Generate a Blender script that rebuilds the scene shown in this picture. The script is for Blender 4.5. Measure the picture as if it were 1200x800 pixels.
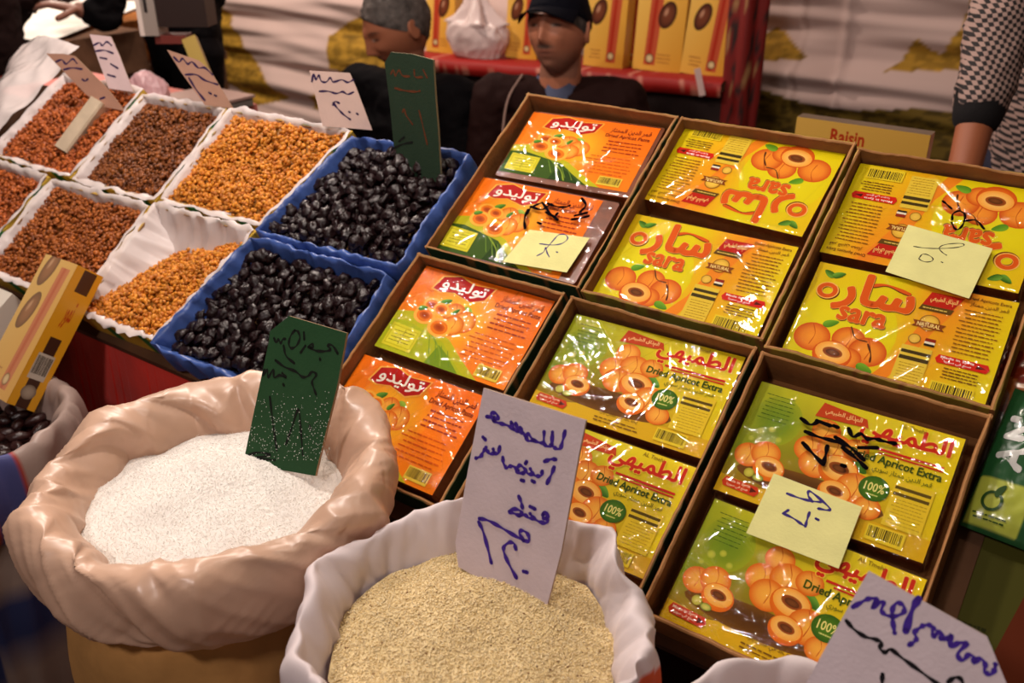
import bpy, math, random
import numpy as np
from mathutils import Vector, Matrix, noise

for _o in list(bpy.data.objects):
    bpy.data.objects.remove(_o)
SC = bpy.context.scene
COL = SC.collection
rnd = random.Random(7)
R = math.radians

# ------------------------------------------------------------------ camera
F = 1088.0                      # focal length in pixels of a 1200 x 800 frame
PITCH, YAW = R(27.0), R(35.0)
CAM = np.array([0.0, 0.0, 1.5])
FH = np.array([-math.sin(YAW), math.cos(YAW), 0.0])
RIGHT = np.array([math.cos(YAW), math.sin(YAW), 0.0])
UP = np.array([0.0, 0.0, 1.0])
FWD = FH * math.cos(PITCH) - UP * math.sin(PITCH)
DN = -(UP * math.cos(PITCH) + FH * math.sin(PITCH))
cd = bpy.data.cameras.new('camera')
cam = bpy.data.objects.new('camera', cd)
COL.objects.link(cam)
cd.sensor_width = 36.0
cd.lens = F / 1200 * 36
cd.clip_end = 60
cd.dof.use_dof = True
cd.dof.focus_distance = 0.98
cd.dof.aperture_fstop = 6.3
cam.matrix_world = Matrix(((RIGHT[0], -DN[0], -FWD[0], CAM[0]), (RIGHT[1], -DN[1], -FWD[1], CAM[1]),
                           (RIGHT[2], -DN[2], -FWD[2], CAM[2]), (0, 0, 0, 1)))
SC.camera = cam

# ------------------------------------------------------------------ light and exposure
SC.view_settings.view_transform = 'Standard'
SC.view_settings.look = 'None'
SC.view_settings.gamma = 1.0
SC.view_settings.use_curve_mapping = False
SC.view_settings.exposure = 0.0
W = bpy.data.worlds.new('world')
SC.world = W
W.use_nodes = True
W.node_tree.nodes['Background'].inputs[0].default_value = (1.0, 0.72, 0.58, 1)
W.node_tree.nodes['Background'].inputs[1].default_value = 0.085


def bulb(name, loc, power, color, radius=0.035):
    l = bpy.data.lights.new(name, 'POINT')
    l.energy, l.color, l.shadow_soft_size = power, color, radius
    o = bpy.data.objects.new(name, l)
    o.location = loc
    COL.objects.link(o)
    return o


WARM = (1.0, 0.80, 0.62)
bulb('stall_or_added_bulb', (-1.01, 0.68, 2.06), 27, (1.0, 0.88, 0.80), 0.035)
bulb('stall_or_added_bulb', (-0.62, 0.86, 2.10), 7, (1.0, 0.86, 0.74), 0.025)
bulb('stall_or_added_bulb', (-0.16, 0.70, 2.15), 6, (1.0, 0.84, 0.66), 0.025)
bulb('stall_or_added_bulb', (-1.65, 1.05, 2.15), 34, (1.0, 0.86, 0.76), 0.05)
bulb('stall_or_added_bulb', (-2.60, 2.15, 2.35), 85, (1.0, 0.82, 0.70), 0.06)
bulb('stall_or_added_bulb', (-3.60, 2.20, 1.75), 34, (1.0, 0.86, 0.72), 0.05)  # unseen extra bulb, added to overexpose the white paper nearby
bulb('stall_or_added_bulb', (-0.45, -0.55, 2.1), 30, (1.0, 0.88, 0.84), 0.08)
bulb('stall_or_added_bulb', (-0.45, 2.05, 2.30), 6.0, (1.0, 0.78, 0.66), 0.06)


# ------------------------------------------------------------------ helpers
def L1(c):
    return c / 12.92 if c <= 0.04045 else ((c + 0.055) / 1.055) ** 2.4


def rgb(r, g, b):
    return (L1(r / 255), L1(g / 255), L1(b / 255))


AL = R(33.6)                    # slope of the display board
BX = np.array([1.0, 0, 0])
BD = np.array([0, math.cos(AL), math.sin(AL)])
BN = np.array([0, -math.sin(AL), math.cos(AL)])
BO = np.array([-0.50868616, 1.11106298, 1.21563426])


def B(x, y, h=0.0):             # board coordinates -> world
    return BO + BX * x + BD * y + BN * h


def ray(px, py):
    return RIGHT * (px - 600) / F + DN * (py - 400) / F + FWD


def U(px, py, t):
    return CAM + ray(px, py) * t


def hit(px, py, P, N):
    r = ray(px, py)
    return CAM + r * (np.dot(P - CAM, N) / np.dot(r, N))


def bq(px, py, h=0.0):          # pixel -> board (x, y) at height h
    q = hit(px, py, B(0, 0, h), BN) - BO
    return float(q[0]), float(q @ BD)


BM = Matrix(((BX[0], BD[0], BN[0], BO[0]), (BX[1], BD[1], BN[1], BO[1]), (BX[2], BD[2], BN[2], BO[2]), (0, 0, 0, 1)))

MATS = {}


def mat(name, rough=0.6, color=None, spec=0.3, bump=0.0, bscale=200.0, var=0.0, vscale=8.0, coat=0.0, trans=0.0,
        metal=0.0, emit=0.0, sheen=0.0, bdet=3.0):
    """Principled material; colour from the 'Col' attribute unless a colour is given; optional noise in colour and bump."""
    if name in MATS:
        return MATS[name]
    m = bpy.data.materials.new(name)
    m.use_nodes = True
    nt = m.node_tree
    nd, lk = nt.nodes, nt.links
    p = nd['Principled BSDF']
    p.inputs['Roughness'].default_value = rough
    p.inputs['Specular IOR Level'].default_value = spec
    p.inputs['Metallic'].default_value = metal
    p.inputs['Coat Weight'].default_value = coat
    p.inputs['Coat Roughness'].default_value = 0.12
    p.inputs['Sheen Weight'].default_value = sheen
    tc = nd.new('ShaderNodeTexCoord')
    if color is None:
        a = nd.new('ShaderNodeVertexColor')
        a.layer_name = 'Col'
        src = a.outputs['Color']
    else:
        a = nd.new('ShaderNodeRGB')
        a.outputs[0].default_value = (*color, 1)
        src = a.outputs[0]
    if var > 0:
        n = nd.new('ShaderNodeTexNoise')
        n.inputs['Scale'].default_value = vscale
        n.inputs['Detail'].default_value = 5
        lk.new(tc.outputs['Object'], n.inputs['Vector'])
        mr = nd.new('ShaderNodeMapRange')
        mr.inputs['From Min'].default_value, mr.inputs['From Max'].default_value = 0.3, 0.7
        mr.inputs['To Min'].default_value, mr.inputs['To Max'].default_value = 1 - var, 1 + var
        lk.new(n.outputs['Fac'], mr.inputs['Value'])
        mx = nd.new('ShaderNodeVectorMath')
        mx.operation = 'SCALE'
        lk.new(src, mx.inputs[0])
        lk.new(mr.outputs[0], mx.inputs['Scale'])
        src = mx.outputs[0]
    lk.new(src, p.inputs['Base Color'])
    if bump > 0:
        n = nd.new('ShaderNodeTexNoise')
        n.inputs['Scale'].default_value = bscale
        n.inputs['Detail'].default_value = bdet
        lk.new(tc.outputs['Object'], n.inputs['Vector'])
        b = nd.new('ShaderNodeBump')
        b.inputs['Strength'].default_value = bump
        b.inputs['Distance'].default_value = 0.002
        lk.new(n.outputs['Fac'], b.inputs['Height'])
        lk.new(b.outputs[0], p.inputs['Normal'])
    if trans > 0:
        t = nd.new('ShaderNodeBsdfTranslucent')
        lk.new(src, t.inputs[0])
        s = nd.new('ShaderNodeMixShader')
        s.inputs[0].default_value = trans
        lk.new(p.outputs[0], s.inputs[1])
        lk.new(t.outputs[0], s.inputs[2])
        lk.new(s.outputs[0], nd['Material Output'].inputs[0])
    MATS[name] = m
    return m


def film_mat(name, tint=(1, 1, 1), rough=0.05, base=0.02, ior=1.5, bump=0.25, bscale=55, gain=1.0, cloud=0.0):
    """Clear wrapping film: see-through, with a Fresnel gloss; 'cloud' adds a milky share."""
    if name in MATS:
        return MATS[name]
    m = bpy.data.materials.new(name)
    m.use_nodes = True
    nt = m.node_tree
    nd, lk = nt.nodes, nt.links
    nd.remove(nd['Principled BSDF'])
    tr = nd.new('ShaderNodeBsdfTransparent')
    tr.inputs[0].default_value = (*tint, 1)
    gl = nd.new('ShaderNodeBsdfGlossy')
    gl.inputs['Roughness'].default_value = rough
    fr = nd.new('ShaderNodeLayerWeight')                # gloss grows towards grazing view on both sides of the sheet
    fr.inputs['Blend'].default_value = 0.5
    pw = nd.new('ShaderNodeMath')
    pw.operation = 'POWER'
    pw.inputs[1].default_value = 4.0
    tc = nd.new('ShaderNodeTexCoord')
    n = nd.new('ShaderNodeTexNoise')
    n.inputs['Scale'].default_value = bscale
    n.inputs['Detail'].default_value = 3
    lk.new(tc.outputs['Object'], n.inputs['Vector'])
    b = nd.new('ShaderNodeBump')
    b.inputs['Strength'].default_value = bump
    b.inputs['Distance'].default_value = 0.004
    lk.new(n.outputs['Fac'], b.inputs['Height'])
    lk.new(b.outputs[0], gl.inputs['Normal'])
    lk.new(b.outputs[0], fr.inputs['Normal'])
    ml = nd.new('ShaderNodeMath')
    ml.operation = 'MULTIPLY_ADD'
    r0 = ((ior - 1) / (ior + 1)) ** 2
    ml.inputs[1].default_value = gain * (1 - r0)
    ml.inputs[2].default_value = base + gain * r0
    ml.use_clamp = True
    lk.new(fr.outputs['Facing'], pw.inputs[0])
    lk.new(pw.outputs[0], ml.inputs[0])
    src = tr.outputs[0]
    if cloud > 0:
        df = nd.new('ShaderNodeBsdfDiffuse')
        df.inputs[0].default_value = (0.80, 0.70, 0.68, 1)
        s0 = nd.new('ShaderNodeMixShader')
        s0.inputs[0].default_value = cloud
        lk.new(src, s0.inputs[1])
        lk.new(df.outputs[0], s0.inputs[2])
        src = s0.outputs[0]
    s = nd.new('ShaderNodeMixShader')
    lk.new(ml.outputs[0], s.inputs[0])
    lk.new(src, s.inputs[1])
    lk.new(gl.outputs[0], s.inputs[2])
    lk.new(s.outputs[0], nd['Material Output'].inputs[0])
    MATS[name] = m
    return m


class MB:
    """Collects faces with a colour per face (or per vertex of the face) and a material index; builds ONE mesh object."""

    def __init__(s):
        s.v, s.f, s.c, s.m = [], [], [], []

    def add(s, verts, faces, color=(0.8, 0.8, 0.8), mi=0):
        o = len(s.v)
        s.v.extend([tuple(map(float, q)) for q in verts])
        for f in faces:
            s.f.append([i + o for i in f])
            s.c.append(color)
            s.m.append(mi)

    def grid(s, P, color=(0.8, 0.8, 0.8), mi=0, wrap=False, cols=None, flip=False):
        """P: array (n, m, 3); wrap closes the first axis. cols: array (n, m, 3) of vertex colours."""
        n, m = P.shape[:2]
        o = len(s.v)
        s.v.extend(map(tuple, P.reshape(-1, 3).astype(float).tolist()))
        cc = cols.reshape(-1, 3).tolist() if cols is not None else None
        for i in range(n if wrap else n - 1):
            i2 = (i + 1) % n
            for j in range(m - 1):
                q = [i * m + j, i2 * m + j, i2 * m + j + 1, i * m + j + 1]
                if flip:
                    q.reverse()
                s.f.append([k + o for k in q])
                s.c.append([tuple(cc[k]) for k in q] if cc else color)
                s.m.append(mi)

    def box(s, a, b, color=(0.8, 0.8, 0.8), mi=0, M=None):
        x0, y0, z0 = a
        x1, y1, z1 = b
        v = [(x0, y0, z0), (x1, y0, z0), (x1, y1, z0), (x0, y1, z0), (x0, y0, z1), (x1, y0, z1), (x1, y1, z1), (x0, y1, z1)]
        if M is not None:
            v = [M @ Vector(q) for q in v]
        s.add(v, [(3, 2, 1, 0), (4, 5, 6, 7), (0, 1, 5, 4), (1, 2, 6, 5), (2, 3, 7, 6), (3, 0, 4, 7)], color, mi)

    def prism(s, poly, z0, z1, ctop, cside=None, mi=0, M=None):
        n = len(poly)
        v = [(x, y, z0) for x, y in poly] + [(x, y, z1) for x, y in poly]
        if M is not None:
            v = [M @ Vector(q) for q in v]
        o = len(s.v)
        s.v.extend([tuple(q) for q in v])
        s.f.append([o + n + i for i in range(n)]); s.c.append(ctop); s.m.append(mi)
        s.f.append([o + n - 1 - i for i in range(n)]); s.c.append(cside or ctop); s.m.append(mi)
        for i in range(n):
            j = (i + 1) % n
            s.f.append([o + i, o + j, o + n + j, o + n + i]); s.c.append(cside or ctop); s.m.append(mi)

    def build(s, name, mats, parent=None, smooth=False, M=None):
        me = bpy.data.meshes.new(name)
        me.from_pydata(s.v, [], s.f)
        if not isinstance(mats, (list, tuple)):
            mats = [mats]
        for m in mats:
            me.materials.append(m)
        me.polygons.foreach_set('material_index', s.m)
        me.polygons.foreach_set('use_smooth', [smooth] * len(s.f))
        ca = me.color_attributes.new('Col', 'FLOAT_COLOR', 'CORNER')
        buf = []
        for f, c in zip(s.f, s.c):
            if isinstance(c[0], (tuple, list)):
                for q in c:
                    buf.extend((q[0], q[1], q[2], 1.0))
            else:
                buf.extend((c[0], c[1], c[2], 1.0) * len(f))
        ca.data.foreach_set('color', buf)
        me.update()
        return link(name, me, parent, M)


def link(name, me, parent=None, M=None):
    o = bpy.data.objects.new(name, me)
    COL.objects.link(o)
    if parent is not None:
        o.parent = parent
    if M is not None:
        o.matrix_local = M
    return o


def empty(name, M=None, loc=None):
    o = bpy.data.objects.new(name, None)
    o.empty_display_size = 0.05
    COL.objects.link(o)
    if M is not None:
        o.matrix_world = M
    if loc is not None:
        o.location = loc
    return o


def tag(o, label, cat, group=None, kind=None):
    o['label'] = label
    o['category'] = cat
    if group:
        o['group'] = group
    if kind:
        o['kind'] = kind
    return o


def struct(o):
    o['kind'] = 'structure'
    return o


def fast_mesh(name, V, T, colors, mat_, smooth=True):
    """V (n,3), T (m,3) triangles, colors per vertex (n,3)."""
    me = bpy.data.meshes.new(name)
    me.vertices.add(len(V))
    me.vertices.foreach_set('co', V.astype(np.float32).ravel())
    me.loops.add(T.size)
    me.loops.foreach_set('vertex_index', T.astype(np.int32).ravel())
    me.polygons.add(len(T))
    me.polygons.foreach_set('loop_start', np.arange(0, T.size, 3, dtype=np.int32))
    me.polygons.foreach_set('loop_total', np.full(len(T), 3, dtype=np.int32))
    me.polygons.foreach_set('use_smooth', np.full(len(T), smooth))
    me.update(calc_edges=True)
    ca = me.color_attributes.new('Col', 'FLOAT_COLOR', 'POINT')
    ca.data.foreach_set('color', np.concatenate([colors, np.ones((len(V), 1))], 1).astype(np.float32).ravel())
    me.materials.append(mat_)
    return me


def nz(x, y, z=0.0):
    return noise.noise(Vector((x, y, z)))


# ---- writing ------------------------------------------------------------------------------
AR = {}
for ch, code, n in [('ا', 0xFE8D, 2), ('أ', 0xFE83, 2), ('ب', 0xFE8F, 4), ('ة', 0xFE93, 2), ('ت', 0xFE95, 4), ('ج', 0xFE9D, 4),
                    ('ح', 0xFEA1, 4), ('خ', 0xFEA5, 4), ('د', 0xFEA9, 2), ('ر', 0xFEAD, 2), ('ز', 0xFEAF, 2), ('س', 0xFEB1, 4),
                    ('ش', 0xFEB5, 4), ('ص', 0xFEB9, 4), ('ض', 0xFEBD, 4), ('ط', 0xFEC1, 4), ('ع', 0xFEC9, 4), ('ف', 0xFED1, 4),
                    ('ق', 0xFED5, 4), ('ك', 0xFED9, 4), ('ل', 0xFEDD, 4), ('م', 0xFEE1, 4), ('ن', 0xFEE5, 4), ('ه', 0xFEE9, 4),
                    ('و', 0xFEED, 2), ('ي', 0xFEF1, 4)]:
    AR[ch] = (code, n)


def shape(t):
    if not any(c in AR for c in t):
        return t
    out = []
    for i, c in enumerate(t):
        if c not in AR:
            out.append(c)
            continue
        code, n = AR[c]
        pj = i > 0 and t[i - 1] in AR and AR[t[i - 1]][1] == 4
        nj = i + 1 < len(t) and t[i + 1] in AR and n == 4
        out.append(chr(code + ((3 if nj else 1) if pj else (2 if nj else 0))))
    return ''.join(reversed(out))


_TX = {}


def text_mesh(t, fat=0.0):
    k = (t, fat)
    if k not in _TX:
        c = bpy.data.curves.new('t', 'FONT')
        c.body = shape(t)
        c.resolution_u = 2
        c.offset = fat
        o = bpy.data.objects.new('t', c)
        COL.objects.link(o)
        bpy.context.view_layer.update()
        e = o.evaluated_get(bpy.context.evaluated_depsgraph_get())
        me = e.to_mesh()
        v = np.array([q.co[:2] for q in me.vertices]) if len(me.vertices) else np.zeros((1, 2))
        f = [list(p.vertices) for p in me.polygons]
        e.to_mesh_clear()
        bpy.data.objects.remove(o)
        _TX[k] = (v, f)
    return _TX[k]


class Art:
    """Flat printed artwork: layers of coloured polygons in metres, each a hair above the last."""

    def __init__(s, mb, z=0.0, dz=2.5e-5, f=None, clip=None):
        s.mb, s.z, s.dz, s.f = mb, z, dz, f

    def put(s, pts, faces, color, mi=0):
        s.z += s.dz
        v = []
        for x, y in pts:
            v.append((x, y, s.z) if s.f is None else s.f(x, y, s.z))
        o = len(s.mb.v)
        s.mb.v.extend(v)
        for f in faces:
            s.mb.f.append([i + o for i in f])
            s.mb.c.append([color[i] for i in f] if isinstance(color, list) else color)
            s.mb.m.append(mi)

    def poly(s, pts, color):
        s.put(pts, [list(range(len(pts)))], color)

    def rect(s, x0, y0, x1, y1, color):
        s.poly([(x0, y0), (x1, y0), (x1, y1), (x0, y1)], color)

    def fan(s, cx, cy, rx, ry, cc, ce, n=22, rot=0.0, rings=(0.55, 1.0)):
        pts, cols, faces = [(cx, cy)], [cc], []
        ca, sa = math.cos(rot), math.sin(rot)
        for k, q in enumerate(rings):
            c = ce if k == len(rings) - 1 else tuple(0.7 * a + 0.3 * b for a, b in zip(cc, ce))
            for i in range(n):
                a = 2 * math.pi * i / n
                x, y = rx * q * math.cos(a), ry * q * math.sin(a)
                pts.append((cx + x * ca - y * sa, cy + x * sa + y * ca))
                cols.append(c)
        for i in range(n):
            j = (i + 1) % n
            faces.append([0, 1 + i, 1 + j])
            for k in range(len(rings) - 1):
                faces.append([1 + k * n + i, 1 + (k + 1) * n + i, 1 + (k + 1) * n + j, 1 + k * n + j])
        s.put(pts, faces, cols)

    def ring(s, cx, cy, rx, ry, w, color, rot=0.0, n=22):
        ca, sa = math.cos(rot), math.sin(rot)
        pts, faces = [], []
        for i in range(n):
            a = 2 * math.pi * i / n
            for q in (1.0, 1.0 - w):
                x, y = rx * q * math.cos(a), ry * q * math.sin(a)
                pts.append((cx + x * ca - y * sa, cy + x * sa + y * ca))
        for i in range(n):
            j = (i + 1) % n
            faces.append([2 * i, 2 * j, 2 * j + 1, 2 * i + 1])
        s.put(pts, faces, color)

    def text(s, t, x0, y0, x1, y1, color, fat=0.0, rot=0.0, skew=0.0):
        """Fits the text into the box."""
        v, f = text_mesh(t, fat)
        lo, hi = v.min(0), v.max(0)
        sz = np.maximum(hi - lo, 1e-6)
        q = (v - lo) / sz * np.array([x1 - x0, y1 - y0])
        q[:, 0] += q[:, 1] * skew
        ca, sa = math.cos(rot), math.sin(rot)
        s.put([(x0 + a * ca - b * sa, y0 + a * sa + b * ca) for a, b in q], f, color)

    def bold(s, t, x0, y0, x1, y1, color, d):
        """Heavy lettering."""
        for k in range(8):
            dx, dy = d * math.cos(k * math.pi / 4), d * math.sin(k * math.pi / 4)
            s.text(t, x0 + dx, y0 + dy, x1 + dx, y1 + dy, color)
            s.z -= s.dz * 0.9
        s.text(t, x0, y0, x1, y1, color)

    def stroke(s, pts, w, color, curve=True):
        p = [np.array(q, float) for q in pts]
        if curve and len(p) > 2:
            e = [2 * p[0] - p[1]] + p + [2 * p[-1] - p[-2]]
            o = []
            for i in range(1, len(e) - 2):
                for k in range(5):
                    t = k / 5
                    a, b, c, d = e[i - 1:i + 3]
                    o.append(0.5 * (2 * b + (c - a) * t + (2 * a - 5 * b + 4 * c - d) * t * t + (3 * b - a - 3 * c + d) * t ** 3))
            o.append(p[-1])
            p = o
        if len(p) == 1:
            p = [p[0], p[0] + np.array([w * 0.3, 0.0])]
        L, Rr = [], []
        for i, q in enumerate(p):
            t = p[min(i + 1, len(p) - 1)] - p[max(i - 1, 0)]
            n_ = np.linalg.norm(t)
            t = t / n_ if n_ > 1e-9 else np.array([1.0, 0])
            n = np.array([-t[1], t[0]])
            ww = w * 0.5 * (0.85 + 0.3 * math.sin(i * 0.9))
            L.append(q + n * ww)
            Rr.append(q - n * ww)
        m = len(p)
        s.put([tuple(q) for q in L + Rr], [[i, m + i, m + i + 1, i + 1] for i in range(m - 1)], color)
        # rounded ends
        for q in (p[0], p[-1]):
            s.z -= s.dz
            s.put([(q[0] + w * 0.5 * math.cos(a * math.pi / 4), q[1] + w * 0.5 * math.sin(a * math.pi / 4)) for a in range(8)],
                  [list(range(8))], color)

    def lines(s, x0, y0, x1, y1, n, color, seed=0, th=0.45):
        """Rows of print too small to read."""
        r = random.Random(seed)
        dy = (y1 - y0) / n
        pts, faces = [], []
        for i in range(n):
            y = y1 - (i + 0.5) * dy
            x = x0 + (r.random() * 0.12) * (x1 - x0)
            xe = x1 - (r.random() * 0.12) * (x1 - x0)
            while x < xe:
                w = (x1 - x0) * r.uniform(0.05, 0.16)
                h = dy * th * r.uniform(0.6, 1.0)
                k = len(pts)
                xx = min(x + w, xe)
                pts += [(x, y - h / 2), (xx, y - h / 2), (xx, y + h / 2), (x, y + h / 2)]
                faces.append([k, k + 1, k + 2, k + 3])
                x += w + (x1 - x0) * 0.022
        s.put(pts, faces, color)

    def barcode(s, x0, y0, x1, y1, bg, seed=1):
        s.rect(x0, y0, x1, y1, bg)
        r = random.Random(seed)
        x = x0 + (x1 - x0) * 0.05
        pts, faces = [], []
        while x < x1 - (x1 - x0) * 0.07:
            w = (x1 - x0) * r.choice([0.015, 0.025, 0.04])
            k = len(pts)
            pts += [(x, y0 + (y1 - y0) * 0.2), (x + w, y0 + (y1 - y0) * 0.2), (x + w, y1 - (y1 - y0) * 0.1), (x, y1 - (y1 - y0) * 0.1)]
            faces.append([k, k + 1, k + 2, k + 3])
            x += w + (x1 - x0) * r.choice([0.015, 0.025, 0.03])
        s.put(pts, faces, rgb(45, 35, 15))

    def apricot(s, cx, cy, r, kind='whole', rot=0.0, tone=0):
        lo, hi = rgb(214, 84, 18), rgb(250, 160, 48)
        if tone:
            lo, hi = rgb(226, 104, 14), rgb(253, 186, 70)
        if kind == 'whole':
            s.fan(cx, cy, r, r * 0.93, hi, lo, rot=rot)
            s.stroke([(cx - r * 0.2, cy + r * 0.85), (cx + r * 0.1, cy + r * 0.2), (cx, cy - r * 0.5)], r * 0.05, rgb(205, 90, 20))
        elif kind == 'half':
            s.fan(cx, cy, r, r * 0.85, rgb(240, 130, 30), lo, rot=rot)
            s.fan(cx, cy + r * 0.12, r * 0.9, r * 0.66, rgb(255, 205, 110), rgb(250, 170, 60), rot=rot)
            s.fan(cx, cy + r * 0.14, r * 0.52, r * 0.3, rgb(70, 35, 15), rgb(170, 85, 25), rot=rot)
            s.fan(cx + r * 0.02, cy + r * 0.12, r * 0.36, r * 0.17, rgb(125, 70, 25), rgb(90, 45, 15), rot=rot)
        else:                    # dried ring
            s.fan(cx, cy, r, r * 0.72, rgb(240, 130, 20), rgb(228, 110, 14), rot=rot)
            s.ring(cx, cy, r, r * 0.72, 0.28, rgb(252, 180, 60), rot=rot)
            s.fan(cx, cy, r * 0.5, r * 0.3, rgb(160, 60, 8), rgb(215, 100, 15), rot=rot)

    def leaf(s, cx, cy, r, rot=0.0, c1=None, c2=None):
        c1 = c1 or rgb(110, 165, 50)
        c2 = c2 or rgb(55, 105, 20)
        ca, sa = math.cos(rot), math.sin(rot)
        pts, cols = [], []
        for i in range(16):
            a = 2 * math.pi * i / 16
            x, y = r * math.cos(a), r * 0.52 * math.sin(a) * (1 - 0.35 * math.cos(a))
            pts.append((cx + x * ca - y * sa, cy + x * sa + y * ca))
            cols.append(c1 if i < 8 else c2)
        s.put(pts, [list(range(16))], cols)


def homog(src, dst):
    A, b = [], []
    for (x, y), (u, v) in zip(src, dst):
        A += [[x, y, 1, 0, 0, 0, -u * x, -u * y], [0, 0, 0, x, y, 1, -v * x, -v * y]]
        b += [u, v]
    h = np.append(np.linalg.solve(np.array(A, float), np.array(b, float)), 1).reshape(3, 3)

    def f(x, y):
        q = h @ np.array([x, y, 1.0])
        return q[0] / q[2], q[1] / q[2]
    return f


PRINT = mat('printed_paper', rough=0.5, spec=0.06)
CARD = mat('card_stock', rough=0.75, spec=0.2, bump=0.15, bscale=300, var=0.06, vscale=30)
KRAFT = mat('corrugated_cardboard', rough=0.85, spec=0.15, bump=0.35, bscale=180, var=0.22, vscale=22)
FILM = film_mat('clear_wrap', rough=0.055, base=0.006, gain=1.5, bump=0.06, bscale=80)

# ------------------------------------------------------------------ the setting
FLOOR = mat('dusty_floor', rough=0.9, color=rgb(70, 52, 44), var=0.3, vscale=3, bump=0.3, bscale=40)
m = MB()
m.box((-6.5, -1.5, -0.05), (2.5, 4.2, 0.0))
struct(m.build('floor', FLOOR))
m = MB()
m.box((-6.5, 3.45, 0.0), (2.5, 3.5, 3.0))
struct(m.build('wall_back', mat('dark_canvas_wall', rough=0.95, color=rgb(78, 56, 48), var=0.3, vscale=4)))

# ---- the printed cloth hung behind the stall ---------------------------------------------------
PINK, GOLD, DGOLD = np.array(rgb(214, 186, 178)), np.array(rgb(176, 134, 48)), np.array(rgb(112, 90, 34))
CY = 3.0                                        # distance of the cloth


def cpx(px, py):
    q = hit(px, py, np.array([0, CY, 0.0]), np.array([0, 1.0, 0]))
    return float(q[0]), float(q[2])


def curtain():
    nx, nzv = 520, 230
    x0, x1, z0, z1 = -4.6, 0.9, 0.25, 2.1
    xs, zs = np.linspace(x0, x1, nx), np.linspace(z0, z1, nzv)
    XX, ZZ = np.meshgrid(xs, zs, indexing='ij')
    Y = np.zeros_like(XX)
    C = np.tile(PINK, (nx, nzv, 1))
    # horizontal folds, sagging between the hanging points
    for i in range(nx):
        for j in range(nzv):
            x, z = XX[i, j], ZZ[i, j]
            w = nz(x * 0.7, z * 2.0, 3.1) * 0.25
            a = nz(x * 0.55, (z + w * 0.3) * 9.0, 1.7)
            b = nz(x * 1.3 + 5, (z + 0.06 * math.sin(x * 2.2)) * 17.0, 4.2)
            Y[i, j] = 0.045 * a + 0.030 * b + 0.010 * nz(x * 2.2 + 9, z * 30, 6.0) - 0.02 * abs(nz(x * 0.9, z * 11 + 7, 9.0))
    seam = cpx(988, 60)[0]
    Y -= 0.012 * np.exp(-((XX - seam) / 0.012) ** 2)
    # motifs: each a golden building silhouette (x half width, base, height) with a dome
    def paint(mask, col, amt=1.0):
        C[mask] = C[mask] * (1 - amt) + col * amt
    rs = np.random.RandomState(3)
    speck = np.array([[0.75 + 0.45 * nz(x * 14, z * 44, 2.0) + 0.35 * (nz(x * 26, z * 70, 5.0) > 0.0) for z in zs] for x in xs])

    def building(px, py_base, py_top, halfpx, kind):
        xb, zb = cpx(px, py_base)
        xt, zt = cpx(px, py_top)
        hw = abs(cpx(px + halfpx, py_base)[0] - xb)
        H = zt - zb
        body = (abs(XX - xb) < hw) & (ZZ > zb) & (ZZ < zb + 0.45 * H)
        dome = (((XX - xb) / (hw * 0.62)) ** 2 + ((ZZ - zb - 0.45 * H) / (0.42 * H)) ** 2 < 1) & (ZZ > zb + 0.45 * H)
        mk = body | dome
        if kind > 0:
            for sg in (-1, 1):
                mk |= (abs(XX - xb - sg * hw * 0.9) < hw * 0.1) & (ZZ > zb) & (ZZ < zt)
        for i in range(3):
            C[..., i][mk] = (GOLD[i] * speck)[mk]
    building(100, 120, -10, 60, 1)
    building(560, 160, 30, 60, 1)
    for poly in ([(180, 140), (182, 60), (215, 40), (235, 22), (262, 8), (285, 45), (300, 75), (338, 116), (300, 124), (268, 98), (245, 140)],
                 [(386, 42), (398, 32), (415, 22), (440, 12), (470, 40), (470, 120), (440, 100), (410, 88), (388, 80)], [(366, 112), (380, 108), (392, 130), (368, 128)],
                 [(1033, 84), (1054, 72), (1062, 58), (1075, 46), (1086, 58), (1102, 66), (1112, 50), (1128, 32), (1136, 4), (1150, -30), (1176, -30), (1185, 84)],
                 [(880, 48), (905, 34), (918, 40), (936, 60), (946, 70), (880, 70)], [(1130, 130), (1150, 96), (1190, 90), (1200, 130)]):
        q = [cpx(*p) for p in poly]
        ins = np.zeros(XX.shape, bool)
        for a_ in range(len(q)):
            (ax_, az_), (bx_, bz_) = q[a_], q[a_ - 1]
            if abs(az_ - bz_) < 1e-9:
                continue
            ins ^= ((az_ > ZZ) != (bz_ > ZZ)) & (XX < (bx_ - ax_) * (ZZ - az_) / (bz_ - az_) + ax_)
        for i in range(3):
            C[..., i][ins] = (GOLD[i] * speck)[ins]
    xa, za = cpx(890, 108)
    xb_, zb_ = cpx(890, 138)
    band = (XX > cpx(870, 120)[0]) & (ZZ < za + 0.05 * np.sin(XX * 9) * 0.4) & (ZZ > zb_ - 0.1)
    for i in range(3):
        C[..., i][band] = (DGOLD[i] * (0.5 + 0.6 * (speck > 0.9)))[band]
    P = np.stack([XX, CY + Y, ZZ], -1)
    mb = MB()
    mb.grid(P, cols=C)
    # a strip of folded hem along the top
    o = mb.build('fabric_curtain', mat('printed_cloth', rough=0.8, spec=0.2, trans=0.18, bump=0.1, bscale=120), smooth=True)
    tag(o, 'pale pink cloth curtain with golden building motifs hung behind the whole stall', 'curtain')


curtain()

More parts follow.
